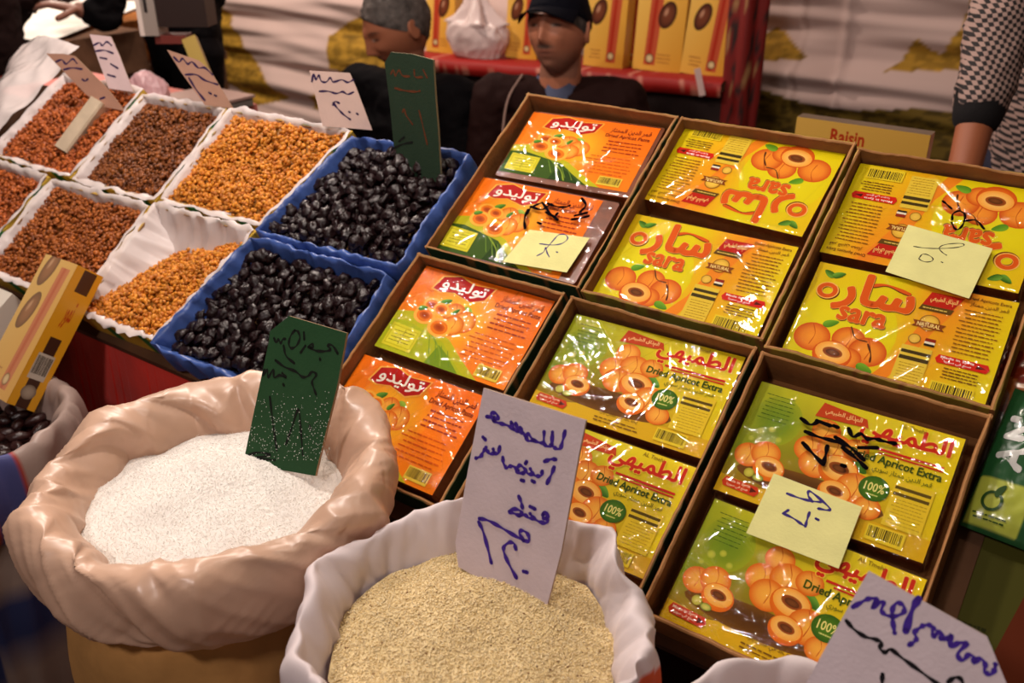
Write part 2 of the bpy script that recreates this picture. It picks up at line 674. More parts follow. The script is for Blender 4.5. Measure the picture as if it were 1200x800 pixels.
# ---- the sloping display board -----------------------------------------------------------------
WOOD = mat('rough_plank', rough=0.85, color=rgb(92, 62, 40), var=0.3, vscale=14, bump=0.3, bscale=60)
REDC = mat('red_cloth', rough=0.8, color=rgb(218, 40, 22), var=0.2, vscale=9, sheen=0.3, bump=0.2, bscale=150)
BH = -0.0515                                    # top of the board below the rims
dis = tag(empty('display_stand', loc=(-0.9, 0.9, 0)), 'sloping wooden display stand with red cloth skirt under the trays and boxes', 'stand')
DI = Matrix.Translation((-0.9, 0.9, 0)).inverted()


def dpart(mb, name, mt):
    o = mb.build(name, mt, dis, M=DI)
    return o


m = MB()
m.box((-1.40, -0.56, BH - 0.02), (-0.2455, -0.125, BH), M=BM)
m.box((-0.245, -0.615, BH - 0.02), (0.475, 0.02, BH), M=BM)
dpart(m, 'board', WOOD)
m = MB()


def skirt(xa, xb, y):
    n = 60
    P = np.zeros((n + 1, 2, 3))
    for i in range(n + 1):
        x = xa + (xb - xa) * i / n
        t = B(x, y, BH - 0.021)
        P[i, 0] = t
        P[i, 1] = (t[0], t[1] + 0.012 * math.sin(i * 1.3) - 0.02, 0.06)
    m.grid(P, flip=True)


skirt(-1.40, -0.246, -0.55)
dpart(m, 'cloth_skirt', REDC)
m = MB()
skirt(-0.24, 0.47, -0.605)
dpart(m, 'cloth_skirt', mat('dark_skirt_cloth', rough=.95, spec=.05, color=rgb(34, 14, 12)))
for lx, ly in ((-1.36, -0.5), (-1.36, -0.17), (0.43, -0.55), (0.43, -0.02), (-0.30, -0.5), (-0.30, -0.17)):
    m = MB()
    t = B(lx, ly, BH - 0.022)
    m.box((t[0] - 0.02, t[1] - 0.02, 0.0), (t[0] + 0.02, t[1] + 0.02, t[2] - 0.004))
    dpart(m, 'leg', WOOD)

# ---- cardboard boxes ------------------------------------------------------------------------------
KB, KD, KE = rgb(138, 92, 52), rgb(96, 62, 36), rgb(176, 128, 82)
GRN, OLV = rgb(38, 58, 34), rgb(150, 130, 50)


def cardboard_box(x0, x1, y0, y1, label, seed, dep=0.050, th=0.0045, outer=GRN, skew=0.0, low=()):
    r = random.Random(seed)
    o = tag(empty('cardboard_box', M=BM @ Matrix.Translation(((x0 + x1) / 2, (y0 + y1) / 2, BH))), label, 'box', 'boxes of apricot paste packs')
    hx, hy = (x1 - x0) / 2, (y1 - y0) / 2
    mb = MB()
    mb.box((-hx + th, -hy + th, 0.0005), (hx - th, hy - th, 0.003), KB)
    mb.build('base_panel', KRAFT, o)
    # side panels; the torn upper edge wanders a little
    for (ax, ay, bx, by, nx_, ny_) in ((-hx, -hy, hx, -hy, 0, 1), (hx, -hy, hx, hy, -1, 0), (hx, hy, -hx, hy, 0, -1), (-hx, hy, -hx, -hy, 1, 0)):
        n = 40
        mb = MB()
        d = np.array([bx - ax, by - ay])
        Lw = np.linalg.norm(d)
        d = d / Lw
        sec = []
        wob = r.uniform(0, 50)
        for i in range(n + 1):
            t = i / n
            px_, py_ = ax + d[0] * Lw * t, ay + d[1] * Lw * t
            edge = min(t, 1 - t)
            bulge = 0.0022 * nz(t * 3.0, wob) + 0.0010 * nz(t * 11, wob + 5)
            zt = dep + 0.0016 * nz(t * 6, wob + 9) + 0.0012 * nz(t * 30, wob + 3)
            k = 0.6 if edge > 0.02 else 0.3
            def q(off, z, bl):
                return (px_ + nx_ * (off + bl), py_ + ny_ * (off + bl), z)
            sec.append([q(0.0002, 0.0005, 0.0), q(0.0002, zt * 0.5, abs(bulge) * 0.5), q(0.0002, zt, abs(bulge)), q(th * 0.5, zt + 0.0008, bulge), q(th, zt - 0.0004, bulge), q(th, 0.003, 0.0)])
        P = np.array(sec)
        cols = np.zeros((n + 1, 6, 3))
        for i in range(n + 1):
            tear = nz(i * 0.55, wob + 20) > 0.25
            cols[i, 0], cols[i, 1] = outer, outer
            cols[i, 2] = KB if tear else outer
            cols[i, 3] = KE
            cols[i, 4], cols[i, 5] = KB, KB
        mb.grid(P, cols=cols, flip=False)
        c0 = len(mb.v)
        mb.add([tuple(p) for p in P[0]], [(0, 1, 2, 3, 4, 5)], KB)
        mb.add([tuple(p) for p in P[-1]], [(5, 4, 3, 2, 1, 0)], KB)
        mb.build('side_panel', KRAFT, o)
    return o


cardboard_box(-0.243, -0.0055, -0.288, 0.000, 'cardboard box holding two orange and green packs, back row beside the prune trays', 1)
cardboard_box(-0.002, 0.2235, -0.290, -0.001, 'cardboard box of two yellow packs in the middle of the back row', 2, outer=OLV)
cardboard_box(0.227, 0.452, -0.297, -0.008, 'cardboard box of two yellow packs at the end of the back row', 3, outer=OLV)
cardboard_box(-0.248, -0.019, -0.595, -0.2965, 'cardboard box of orange packs, front row behind the white sesame sack', 4)
cardboard_box(-0.010, 0.2215, -0.600, -0.2985, 'cardboard box of green and yellow packs, middle of the front row', 5)
cardboard_box(0.2265, 0.452, -0.605, -0.3015, 'cardboard box of green and yellow packs at the near right end of the front row', 6, outer=KB)

# ---- packs of pressed apricot -----------------------------------------------------------------------
RED, DRED, WHT = rgb(192, 34, 16), rgb(120, 16, 8), rgb(250, 240, 220)
INK = rgb(70, 40, 12)


def art_orange(a, w, h, lime=False):        # orange and green pack, red ribbon
    O1, O2 = rgb(244, 112, 16), rgb(250, 140, 22)
    a.z += a.dz
    a.put([(0, 0), (w, 0), (w, h), (0, h)], [[0, 1, 2, 3]], [rgb(250, 148, 18), rgb(248, 132, 14), rgb(245, 112, 12), rgb(246, 118, 14)])
    a.fan(w * 0.42, h * 0.52, w * 0.30, h * 0.42, rgb(253, 186, 36), rgb(248, 136, 16))
    a.poly([(0, 0), (w * 0.80, 0), (w * 0.62, h * 0.16), (w * 0.48, h * 0.30), (w * 0.30, h * 0.38), (w * 0.12, h * 0.48), (0, h * 0.44)], rgb(190, 186, 24))
    a.poly([(0, 0), (w * 0.70, 0), (w * 0.55, h * 0.14), (w * 0.44, h * 0.26), (w * 0.28, h * 0.31), (w * 0.12, h * 0.36), (0, h * 0.34)], rgb(176, 184, 26) if lime else rgb(58, 88, 18))
    a.poly([(w * 0.40, 0), (w * 0.66, 0), (w * 0.52, h * 0.15), (w * 0.43, h * 0.22)], rgb(120, 150, 26) if lime else rgb(38, 66, 14))
    a.stroke([(w * 0.34, h * 0.30), (w * 0.46, h * 0.16), (w * 0.52, h * 0.02)], w * 0.010, rgb(140, 165, 40))
    for i in range(4):
        a.stroke([(w * (0.33 + 0.06 * i), h * (0.28 - 0.03 * i)), (w * (0.40 + 0.06 * i), h * (0.10 - 0.02 * i))], w * 0.005, rgb(110, 145, 40))
    # fruit
    a.leaf(w * 0.30, h * 0.67, w * 0.045, 0.6)
    a.leaf(w * 0.49, h * 0.63, w * 0.055, -0.5, rgb(160, 190, 60), rgb(90, 140, 30))
    for x, y, r, k in ((.40, .58, .07, 'whole'), (.50, .52, .075, 'whole'), (.22, .60, .062, 'ring'), (.30, .58, .055, 'ring'), (.44, .45, .07, 'whole'), (.21, .47, .075, 'ring'), (.36, .39, .08, 'ring')):
        a.apricot(w * x, h * y, w * r * 1.15, k, rot=-0.2, tone=1)
    a.leaf(w * 0.17, h * 0.54, w * 0.035, 0.3)
    a.leaf(w * 0.41, h * 0.60, w * 0.03, 1.0)
    # ribbon
    rb = [(w * .15, h * .78), (w * .18, h * .93), (w * .30, h * .98), (w * .42, h * .93), (w * .58, h * .95), (w * .55, h * .80), (w * .46, h * .74), (w * .32, h * .79), (w * .22, h * .76)]
    cx, cy = w * .37, h * .86
    a.poly([(cx + (x - cx) * 1.06, cy + (y - cy) * 1.14) for x, y in rb], rgb(246, 176, 60))
    a.poly(rb, rgb(182, 24, 14))
    a.bold('توليدو', w * .20, h * .785, w * .54, h * .945, WHT, 0.0004)
    # words on the right
    a.text('قمر الدين الممتاز', w * .66, h * .83, w * .96, h * .92, rgb(120, 30, 8), fat=0.01)
    a.text('Dried Apricot Paste', w * .64, h * .75, w * .97, h * .82, rgb(120, 30, 8), fat=0.01)
    a.lines(w * .66, h * .52, w * .96, h * .73, 4, rgb(170, 60, 10), 5, 0.4)
    a.lines(w * .58, h * .18, w * .95, h * .48, 6, rgb(214, 92, 12), 6, 0.3)
    # yellow table label
    a.poly([(w * .035, h * .05), (w * .27, h * .04), (w * .265, h * .29), (w * .03, h * .31)], rgb(216, 206, 40))
    a.poly([(w * .048, h * .075), (w * .255, h * .066), (w * .25, h * .265), (w * .045, h * .285)], rgb(190, 180, 24))
    a.poly([(w * .053, h * .085), (w * .25, h * .076), (w * .245, h * .255), (w * .05, h * .275)], rgb(222, 212, 48))
    a.lines(w * .065, h * .10, w * .235, h * .25, 4, rgb(120, 120, 20), 7, 0.3)
    a.rect(w * .15, h * .09, w * .156, h * .26, rgb(150, 145, 20))
    a.barcode(w * .76, h * .04, w * .93, h * .17, rgb(232, 200, 60))


def logo(a, t, x0, y0, x1, y1, col, edge, dark, fat=0.02, rot=0.0, d=0.8e-3):
    a.bold(t, x0 + d, y0 - d * 1.2, x1 + d, y1 - d * 1.2, dark, fat + d * .5)
    a.bold(t, x0, y0, x1, y1, edge, fat + d * .55)
    a.bold(t, x0, y0, x1, y1, col, fat)


def art_yellow(a, w, h):        # yellow pack with big orange letters
    Y1, O1 = rgb(230, 212, 12), rgb(240, 150, 24)
    a.put([(0, 0), (w * .40, 0), (w * .62, 0), (w * .78, 0), (w, 0), (w, h), (w * .80, h), (w * .64, h), (w * .42, h), (0, h)],
          [[0, 1, 8, 9], [1, 2, 7, 8], [2, 3, 6, 7], [3, 4, 5, 6]],
          [Y1, Y1, rgb(238, 178, 18), rgb(236, 196, 16), Y1, rgb(234, 206, 16), O1, rgb(241, 160, 24), Y1, rgb(234, 196, 18)])
    a.fan(w * .26, h * .40, w * .26, h * .42, rgb(236, 222, 24), Y1)
    a.poly([(w * .44, 0), (w * .52, 0), (w * .60, h * .26), (w * .68, h * .60), (w * .80, h), (w * .72, h), (w * .60, h * .62), (w * .54, h * .26)], rgb(241, 140, 30))
    # fruit
    for x, y, r, k in ((.12, .27, .095, 'whole'), (.30, .32, .085, 'whole'), (.41, .25, .095, 'whole'), (.33, .15, .07, 'whole'), (.25, .15, .10, 'half')):
        a.apricot(w * x, h * y, w * r, k, rot=-0.1)
    a.leaf(w * .185, h * .43, w * .042, 0.5, rgb(120, 175, 40), rgb(80, 140, 25))
    a.leaf(w * .425, h * .10, w * .044, -0.3, rgb(120, 175, 40), rgb(80, 140, 25))
    a.stroke([(w * .29, h * .44), (w * .33, h * .35), (w * .39, h * .34)], w * .008, rgb(110, 60, 20))
    a.stroke([(w * .40, h * .32), (w * .43, h * .24), (w * .44, h * .17)], w * .010, rgb(95, 45, 15))
    # letters
    col, edge, dark = rgb(224, 92, 20), rgb(246, 190, 90), rgb(110, 40, 10)
    a.stroke([(w * .30, h * .86), (w * .38, h * .90), (w * .50, h * .86)], w * .024, dark)
    a.stroke([(w * .30, h * .865), (w * .38, h * .905), (w * .50, h * .865)], w * .018, col)
    for c_, q_, o_ in ((dark, .062, 1.0), (edge, .060, 0), (col, .0535, 0)):
        a.ring(w * .098 + .0008 * o_, h * .735 - .001 * o_, w * q_, w * q_ * .92, .56 if c_ is not col else .46, c_)
    logo(a, 'سار', w * .150, h * .585, w * .535, h * .965, col, edge, dark, 0.0019)
    logo(a, 'sara', w * .20, h * .49, w * .44, h * .615, col, edge, dark, 0.0010)
    a.leaf(w * .075, h * .90, w * .036, 2.6)
    a.leaf(w * .125, h * .905, w * .036, 0.5)
    # middle column
    a.poly([(w * .575, h * .80), (w * .72, h * .80), (w * .76, h * .93), (w * .60, h * .93)], RED)
    a.poly([(w * .565, h * .75), (w * .72, h * .75), (w * .73, h * .80), (w * .575, h * .80)], rgb(100, 70, 16))
    a.text('المذاق الطبيعي', w * .605, h * .83, w * .735, h * .90, rgb(250, 214, 120), fat=0.01)
    a.lines(w * .58, h * .76, w * .71, h * .79, 1, rgb(230, 200, 90), 3)
    a.fan(w * .64, h * .64, w * .05, w * .05, rgb(246, 206, 80), rgb(214, 160, 40))
    a.ring(w * .64, h * .64, w * .05, w * .05, 0.12, rgb(160, 104, 24))
    a.poly([(w * .56, h * .585), (w * .72, h * .585), (w * .705, h * .61), (w * .72, h * .645), (w * .56, h * .645), (w * .575, h * .61)], rgb(140, 70, 16))
    a.text('NATURAL', w * .585, h * .598, w * .697, h * .635, rgb(250, 220, 130), fat=0.02)
    a.fan(w * .60, h * .47, w * .03, w * .03, rgb(240, 200, 80), rgb(220, 170, 50))
    a.ring(w * .60, h * .47, w * .03, w * .03, 0.14, rgb(150, 110, 30))
    a.poly([(w * .65, h * .465), (w * .70, h * .465), (w * .70, h * .50), (w * .65, h * .50)], rgb(150, 40, 20))
    a.poly([(w * .65, h * .447), (w * .70, h * .447), (w * .70, h * .47), (w * .65, h * .47)], rgb(240, 230, 200))
    a.poly([(w * .65, h * .43), (w * .70, h * .43), (w * .70, h * .45), (w * .65, h * .45)], rgb(40, 32, 20))
    a.rect(w * .555, h * .05, w * .70, h * .40, rgb(232, 200, 60))
    a.rect(w * .56, h * .33, w * .70, h * .36, rgb(70, 54, 16))
    a.rect(w * .56, h * .27, w * .70, h * .305, rgb(70, 54, 16))
    a.lines(w * .565, h * .06, w * .695, h * .25, 7, rgb(180, 140, 30), 9, 0.35)
    # right column
    a.text('Dried Apricots Extra', w * .765, h * .925, w * .975, h * .965, rgb(120, 70, 10), fat=0.01)
    a.text('قمر الدين ممتاز', w * .79, h * .87, w * .97, h * .915, rgb(120, 70, 10), fat=0.01)
    a.lines(w * .765, h * .42, w * .965, h * .85, 12, rgb(150, 96, 16), 11, 0.34)
    a.poly([(w * .735, h * .31), (w * .96, h * .31), (w * .972, h * .345), (w * .96, h * .385), (w * .735, h * .385), (w * .722, h * .345)], rgb(214, 36, 14))
    a.text('Made in Syria', w * .745, h * .35, w * .90, h * .378, WHT, fat=0.015)
    a.text('صنع في سوريا', w * .765, h * .316, w * .89, h * .346, WHT, fat=0.012)
    a.poly([(w * .91, h * .33), (w * .955, h * .345), (w * .915, h * .366)], rgb(90, 26, 10))
    a.lines(w * .77, h * .18, w * .95, h * .29, 4, rgb(120, 74, 14), 13, 0.4)
    a.barcode(w * .74, h * .02, w * .94, h * .15, rgb(238, 210, 40), 4)


def art_green(a, w, h):         # green and yellow pack, red letters
    G1, Y1, BR = rgb(104, 138, 26), rgb(228, 208, 14), rgb(110, 66, 16)
    a.put([(0, 0), (w * .45, 0), (w * .75, 0), (w, 0), (w, h * .45), (w, h), (w * .48, h), (w * .25, h), (0, h), (0, h * .4), (w * .35, h * .5), (w * .65, h * .5)],
          [[0, 1, 10, 9], [1, 2, 11, 10], [2, 3, 4, 11], [9, 10, 7, 8], [10, 11, 6, 7], [11, 4, 5, 6]],
          [rgb(170, 120, 20), BR, rgb(190, 140, 20), rgb(234, 198, 20), Y1, rgb(240, 212, 24), rgb(222, 206, 30), rgb(196, 190, 30), rgb(170, 176, 28), rgb(136, 150, 26), rgb(150, 140, 22), rgb(226, 196, 22)])
    a.fan(w * .15, h * .70, w * .13, h * .22, rgb(110, 140, 24), rgb(158, 168, 28))
    a.poly([(0, 0), (w, 0), (w, h * .17), (w * .74, h * .17), (w * .40, h * .20), (w * .20, h * .12), (0, h * .15)], rgb(224, 178, 20))
    a.fan(w * .42, h * .24, w * .36, h * .11, rgb(88, 50, 12), rgb(120, 76, 18))
    for x, y, r in ((.10, .58, .022), (.15, .62, .018), (.07, .50, .016), (.20, .55, .018), (.13, .45, .014)):
        a.fan(w * x, h * y, w * r, w * r, rgb(196, 196, 60), rgb(150, 164, 40))
    a.lines(w * .05, h * .68, w * .22, h * .93, 7, rgb(70, 96, 18), 21, 0.22)
    # fruit
    a.leaf(w * .47, h * .50, w * .06, 0.4)
    a.leaf(w * .60, h * .54, w * .05, -0.5)
    for x, y, r, k in ((.09, .36, .055, 'whole'), (.17, .41, .058, 'whole'), (.21, .30, .062, 'half'),
                       (.40, .74, .055, 'whole'), (.36, .56, .062, 'whole'), (.47, .62, .068, 'whole'), (.56, .66, .05, 'whole'), (.41, .46, .065, 'whole'), (.52, .46, .075, 'half'), (.62, .36, .07, 'whole'), (.54, .28, .062, 'half'), (.70, .25, .05, 'whole')):
        a.apricot(w * x, h * y, w * r * 1.28, k, rot=-0.15, tone=1)
    a.fan(w * .13, h * .22, w * .025, w * .025, rgb(214, 204, 80), rgb(170, 160, 40))
    a.fan(w * .18, h * .20, w * .028, w * .018, rgb(226, 216, 100), rgb(110, 130, 30))
    # ribbon
    a.poly([(w * .32, h * .84), (w * .34, h * .97), (w * .56, h * .93), (w * .58, h * .86), (w * .46, h * .85)], rgb(196, 66, 20))
    a.text('المذاق الطبيعي', w * .36, h * .87, w * .54, h * .93, rgb(250, 210, 130), fat=0.01)
    # letters
    col = rgb(206, 44, 18)
    a.bold('الطميهي', w * .55, h * .74, w * .96, h * .96, rgb(248, 206, 60), 0.0018)
    a.bold('الطميهي', w * .55, h * .74, w * .96, h * .96, col, 0.0009)
    a.rect(w * .62, h * .715, w * .955, h * .735, col)
    a.rect(w * .66, h * .69, w * .955, h * .703, col)
    a.text('AL Tmehi', w * .71, h * .945, w * .83, h * .98, rgb(150, 120, 20), fat=0.01)
    a.bold('Dried Apricot Extra', w * .54, h * .595, w * .96, h * .678, rgb(64, 84, 10), 0.0003)
    a.text('قمر الدين ممتاز سوري', w * .66, h * .53, w * .93, h * .59, rgb(90, 100, 14), fat=0.006)
    a.fan(w * .70, h * .41, w * .07, w * .065, rgb(84, 130, 26), rgb(54, 98, 18))
    a.text('100%', w * .655, h * .385, w * .748, h * .455, rgb(240, 230, 130), fat=0.015)
    a.lines(w * .665, h * .345, w * .735, h * .375, 1, rgb(210, 215, 110), 2)
    a.rect(w * .78, h * .17, w * .955, h * .53, rgb(232, 200, 40))
    a.rect(w * .785, h * .465, w * .945, h * .49, rgb(96, 76, 16))
    a.rect(w * .785, h * .415, w * .945, h * .44, rgb(96, 76, 16))
    a.lines(w * .79, h * .19, w * .945, h * .40, 8, rgb(190, 156, 30), 22, 0.3)
    a.poly([(w * .035, h * .055), (w * .20, h * .045), (w * .215, h * .085), (w * .20, h * .125), (w * .035, h * .135), (w * .022, h * .09)], rgb(206, 60, 20))
    a.text('Made in Syria', w * .04, h * .093, w * .165, h * .122, rgb(252, 220, 170), fat=0.012)
    a.text('صنع في سوريا', w * .05, h * .058, w * .16, h * .09, rgb(252, 220, 170), fat=0.01)
    a.poly([(w * .17, h * .065), (w * .205, h * .088), (w * .17, h * .11)], rgb(90, 30, 8))
    a.text('يحفظ في مكان بارد', w * .40, h * .10, w * .62, h * .15, rgb(110, 74, 10), fat=0.006)
    a.lines(w * .36, h * .03, w * .66, h * .09, 2, rgb(130, 90, 12), 24, 0.4)
    a.barcode(w * .73, h * .03, w * .90, h * .15, rgb(236, 206, 40), 8)


PASTE = mat('apricot_paste', rough=0.35, color=rgb(120, 58, 18), spec=0.5, var=0.3, vscale=60)
_ART = {}


def label_mesh(kind, w, h):
    if kind not in _ART:
        mb = MB()
        a = Art(mb)
        {'orange': art_orange, 'lime': lambda *q: art_orange(*q, lime=True), 'yellow': art_yellow, 'green': art_green}[kind](a, w, h)
        mb.v = [(x - w / 2, y - h / 2, z) for x, y, z in mb.v]
        # keep the print inside the sheet
        mb.v = [(max(-w / 2, min(w / 2, x)), max(-h / 2, min(h / 2, y)), z) for x, y, z in mb.v]
        o = mb.build('printed_label', PRINT)
        _ART[kind] = o.data
        bpy.data.objects.remove(o)
    return _ART[kind]


def film_mesh(w, h, t, seed, amp=1.0, nf=16):
    r = random.Random(seed)
    nx, ny = 176, 118
    xs, ys = np.linspace(-w / 2, w / 2, nx), np.linspace(-h / 2, h / 2, ny)
    XX, YY = np.meshgrid(xs, ys, indexing='ij')
    Z = np.zeros_like(XX)
    for k in range(int(nf * 2.6)):
        # creases fan out from the corners and the tucked sides
        if r.random() < 0.6:
            cx, cy = r.choice([-1, 1]) * w * 0.5, r.uniform(-0.5, 0.5) * h
            ang = r.uniform(-0.9, 0.9) + (math.pi if cx > 0 else 0)
        else:
            cx, cy = r.uniform(-0.5, 0.5) * w, r.choice([-1, 1]) * h * 0.5
            ang = r.uniform(-0.8, 0.8) + (-math.pi / 2 if cy > 0 else math.pi / 2)
        ca, sa = math.cos(ang), math.sin(ang)
        ln = r.uniform(0.25, 0.75) * w
        u = (XX - cx) * ca + (YY - cy) * sa
        v = -(XX - cx) * sa + (YY - cy) * ca + 0.004 * np.sin(u * 60 + k)
        wd = r.choice([0.0009, 0.0012, 0.0014, 0.0024])
        Z += amp * wd * r.uniform(0.45, 0.95) * np.exp(-(v / wd) ** 2) * np.clip(1 - u / ln, 0, 1) * (u > -0.002)
    for k in range(6 + int(9 * amp)):                  # a few long straight folds
        cx, cy, ang = r.uniform(-.4, .4) * w, r.uniform(-.4, .4) * h, r.choice([1.0, 1.15, -0.7, 2.0, 0.3]) + r.uniform(-.15, .15)
        u = (XX - cx) * math.cos(ang) + (YY - cy) * math.sin(ang)
        v = -(XX - cx) * math.sin(ang) + (YY - cy) * math.cos(ang)
        wd, ln = r.choice([0.0011, 0.0014, 0.0018]), r.uniform(.25, .65) * w
        Z += 0.75 * wd * np.exp(-(v / wd) ** 2) * np.clip(1.5 - 1.5 * abs(u) / ln, 0, 1)
    for i in range(nx):
        for j in range(ny):
            Z[i, j] += amp * (0.0008 * nz(XX[i, j] * 11, YY[i, j] * 15, seed * 3.1) + 0.00022 * nz(XX[i, j] * 50, YY[i, j] * 80, seed * 1.7))
    Z = Z - Z.min() * 0.6
    Z = np.maximum(Z, 0.0) + 0.0013
    ed = np.minimum(np.minimum(XX + w / 2, w / 2 - XX), np.minimum(YY + h / 2, h / 2 - YY))
    Z *= np.clip(0.35 + ed / 0.006, 0, 1)
    mb = MB()
    mb.grid(np.stack([XX, YY, t + Z], -1))
    # sides
    loop = [(i, 0) for i in range(nx)] + [(nx - 1, j) for j in range(1, ny)] + [(i, ny - 1) for i in range(nx - 2, -1, -1)] + [(0, j) for j in range(ny - 2, 0, -1)]
    n = len(loop)
    P = np.zeros((n, 5, 3))
    for k, (i, j) in enumerate(loop):
        x, y, zt = XX[i, j], YY[i, j], t + Z[i, j]
        nx_, ny_ = (1 if i == nx - 1 else -1 if i == 0 else 0), (1 if j == ny - 1 else -1 if j == 0 else 0)
        for q in range(5):
            f = q / 4
            out = (0.0012 * abs(nz(k * 0.35, f * 3, seed)) + 0.0003) * (1 if 0 < q else 0)
            P[k, q] = (x + nx_ * out, y + ny_ * out, zt * (1 - f) + 0.0004 * f)
    mb.grid(P, wrap=True, flip=True)
    o = mb.build('f', FILM, smooth=True)
    me = o.data
    bpy.data.objects.remove(o)
    return me


def pack(kind, cx, cy, ang, label, seed, flip=False, w=0.203, h=0.134, lw=None, lh=None, t=0.029, amp=1.0, nf=16, lx=0.0, ly=0.0, tilt=0.0):
    M = BM @ Matrix.Translation((cx, cy, BH + 0.0042)) @ Matrix.Rotation(R(ang), 4, 'Z') @ Matrix.Rotation(tilt, 4, 'X')
    o = tag(empty('apricot_paste_pack', M=M), label, 'pack', 'packs of pressed apricot')
    mb = MB()
    bw, bh = w - 0.003, h - 0.003
    b = 0.0025
    pts = [(-bw / 2 + b, -bh / 2), (bw / 2 - b, -bh / 2), (bw / 2, -bh / 2 + b), (bw / 2, bh / 2 - b), (bw / 2 - b, bh / 2), (-bw / 2 + b, bh / 2), (-bw / 2, bh / 2 - b), (-bw / 2, -bh / 2 + b)]
    mb.prism(pts, 0.0006, t - 0.0004, rgb(120, 58, 18))
    mb.build('paste_block', PASTE, o)
    lw, lh = lw or w - 0.003, lh or h - 0.003
    me = label_mesh(kind, 0.2, 0.131)
    lb = link('printed_label', me, o)
    lb.matrix_local = Matrix.Translation((lx, ly, t)) @ Matrix.Rotation(math.pi if flip else 0, 4, 'Z') @ Matrix.Diagonal((lw / 0.2, lh / 0.131, 0.6, 1))
    fm = link('film_wrap', film_mesh(w, h, t, seed, amp, nf), o)
    return o, M, t


HP = BH + 0.0042 + 0.029        # top of a pack above the board plane
pk = {}
pk['b1r'] = pack('orange', -0.1245, -0.0740, 1.9, 'orange pack with red ribbon, rear pack of the box beside the prunes', 11, w=0.208, h=0.126, lw=0.198, lh=0.112, lx=-.002, ly=0.003, amp=0.6, nf=10)
pk['b1f'] = pack('orange', -0.1350, -0.2090, 0.8, 'orange pack with black marker writing, under the yellow note', 12, w=0.222, h=0.134, lw=0.196, lh=0.128, lx=-0.012, amp=0.7, nf=12)
pk['b2r'] = pack('yellow', 0.1050, -0.0660, -2.2, 'yellow pack printed with apricots lying upside down, rear of the middle box', 13, flip=True, w=0.212, h=0.135, amp=0.35, nf=7)
pk['b2f'] = pack('yellow', 0.1060, -0.2180, 0.5, 'upright yellow pack with big orange lettering, front of the middle back box', 14, w=0.210, h=0.135, amp=0.45, nf=9)
pk['b3r'] = pack('yellow', 0.3340, -0.0830, 0.2, 'upside-down yellow pack with an inked loop, partly under a yellow note', 15, flip=True, w=0.206, h=0.138, amp=0.35, nf=7)
pk['b3f'] = pack('yellow', 0.3400, -0.2280, 0.8, 'upright yellow pack with big orange lettering in the end box, below the yellow note', 16, w=0.204, h=0.134, amp=0.45, nf=9)
pk['b4r'] = pack('lime', -0.1360, -0.3690, 0.3, 'heavily creased orange pack at the rear of the box behind the sesame sack', 17, w=0.204, h=0.134, amp=1.3, nf=30)
pk['b4f'] = pack('orange', -0.1440, -0.5150, 0.4, 'creased orange pack half hidden by the tan sack and the white card', 18, w=0.197, h=0.134, amp=1.2, nf=26)
pk['b5r'] = pack('green', 0.1055, -0.3720, 1.6, 'green and yellow pack with a bright glare patch, rear of the middle front box', 19, w=0.213, h=0.130, amp=0.8, nf=16)
pk['b5f'] = pack('green', 0.1120, -0.5080, 0.5, 'green and yellow pack whose near end is hidden by the white sesame sack', 20, w=0.206, h=0.130, amp=1.0, nf=18)
pk['b6r'] = pack('green', 0.3365, -0.3920, 0.6, 'green and yellow pack scrawled with black marker, rear of the end front box', 21, w=0.203, h=0.134, amp=0.7, nf=12)
pk['b6f'] = pack('green', 0.3430, -0.5330, -0.6, 'green and yellow pack at the near end, partly under a yellow note', 22, w=0.205, h=0.132, amp=1.0, nf=18)

# marker writing on three of the wrapped packs
MARK = mat('marker_ink', rough=0.95, spec=0.02)
BLK = rgb(14, 9, 12)


def zx(region, scale):
    return lambda u, v: (region[0] + u / scale, region[1] + v / scale)


def pack_mark(key, zf, strokes, w):
    o, M, t = pk[key]
    Mi = M.inverted()
    mb = MB()
    a = Art(mb, z=t + 0.0048)
    for s in strokes:
        pts = []
        for u, v in s:
            q = hit(*zf(u, v), B(0, 0, HP + 0.0048), BN)
            l = Mi @ Vector(q)
            pts.append((l.x, l.y))
        a.stroke(pts, w, BLK)
    mb.build('marker_writing', MARK, o)


Z1 = zx((490, 110), 3.334)
Z3 = zx((880, 160), 2.425)
Z6 = zx((750, 400), 2.105)
pack_mark('b1f', Z1, [[(428, 452), (415, 490), (418, 525)], [(425, 470), (440, 445), (470, 430), (485, 425)], [(440, 440), (480, 452), (505, 440), (520, 430)],
                      [(490, 430), (515, 465), (545, 492)], [(500, 462), (530, 478), (545, 466)], [(505, 428), (540, 440), (575, 442), (592, 436)],
                      [(640, 408), (655, 435), (632, 462)], [(600, 490), (632, 486), (665, 478)], [(612, 476), (660, 464)], [(468, 503), (480, 508)]], 0.0038)
pack_mark('b3r', Z3, [[(572, 236), (574, 220), (592, 211), (608, 222), (604, 246), (592, 262), (580, 262), (570, 244)], [(545, 183), (556, 192), (570, 205)],
                      [(605, 240), (640, 238), (662, 262)]], 0.0026)
pack_mark('b6r', Z6, [[(402, 250), (425, 275), (452, 303)], [(452, 303), (458, 280), (462, 258)], [(408, 222), (440, 235), (480, 246), (505, 256)],
                      [(482, 236), (520, 262), (552, 292)], [(500, 262), (535, 290), (558, 312)], [(398, 190), (420, 205), (440, 198)], [(436, 195), (470, 208)],
                      [(478, 208), (488, 212)], [(515, 215), (525, 235), (545, 228), (560, 240), (580, 240), (600, 246), (630, 252)], [(498, 305), (506, 308)],
                      [(540, 262), (585, 262)]], 0.0042)


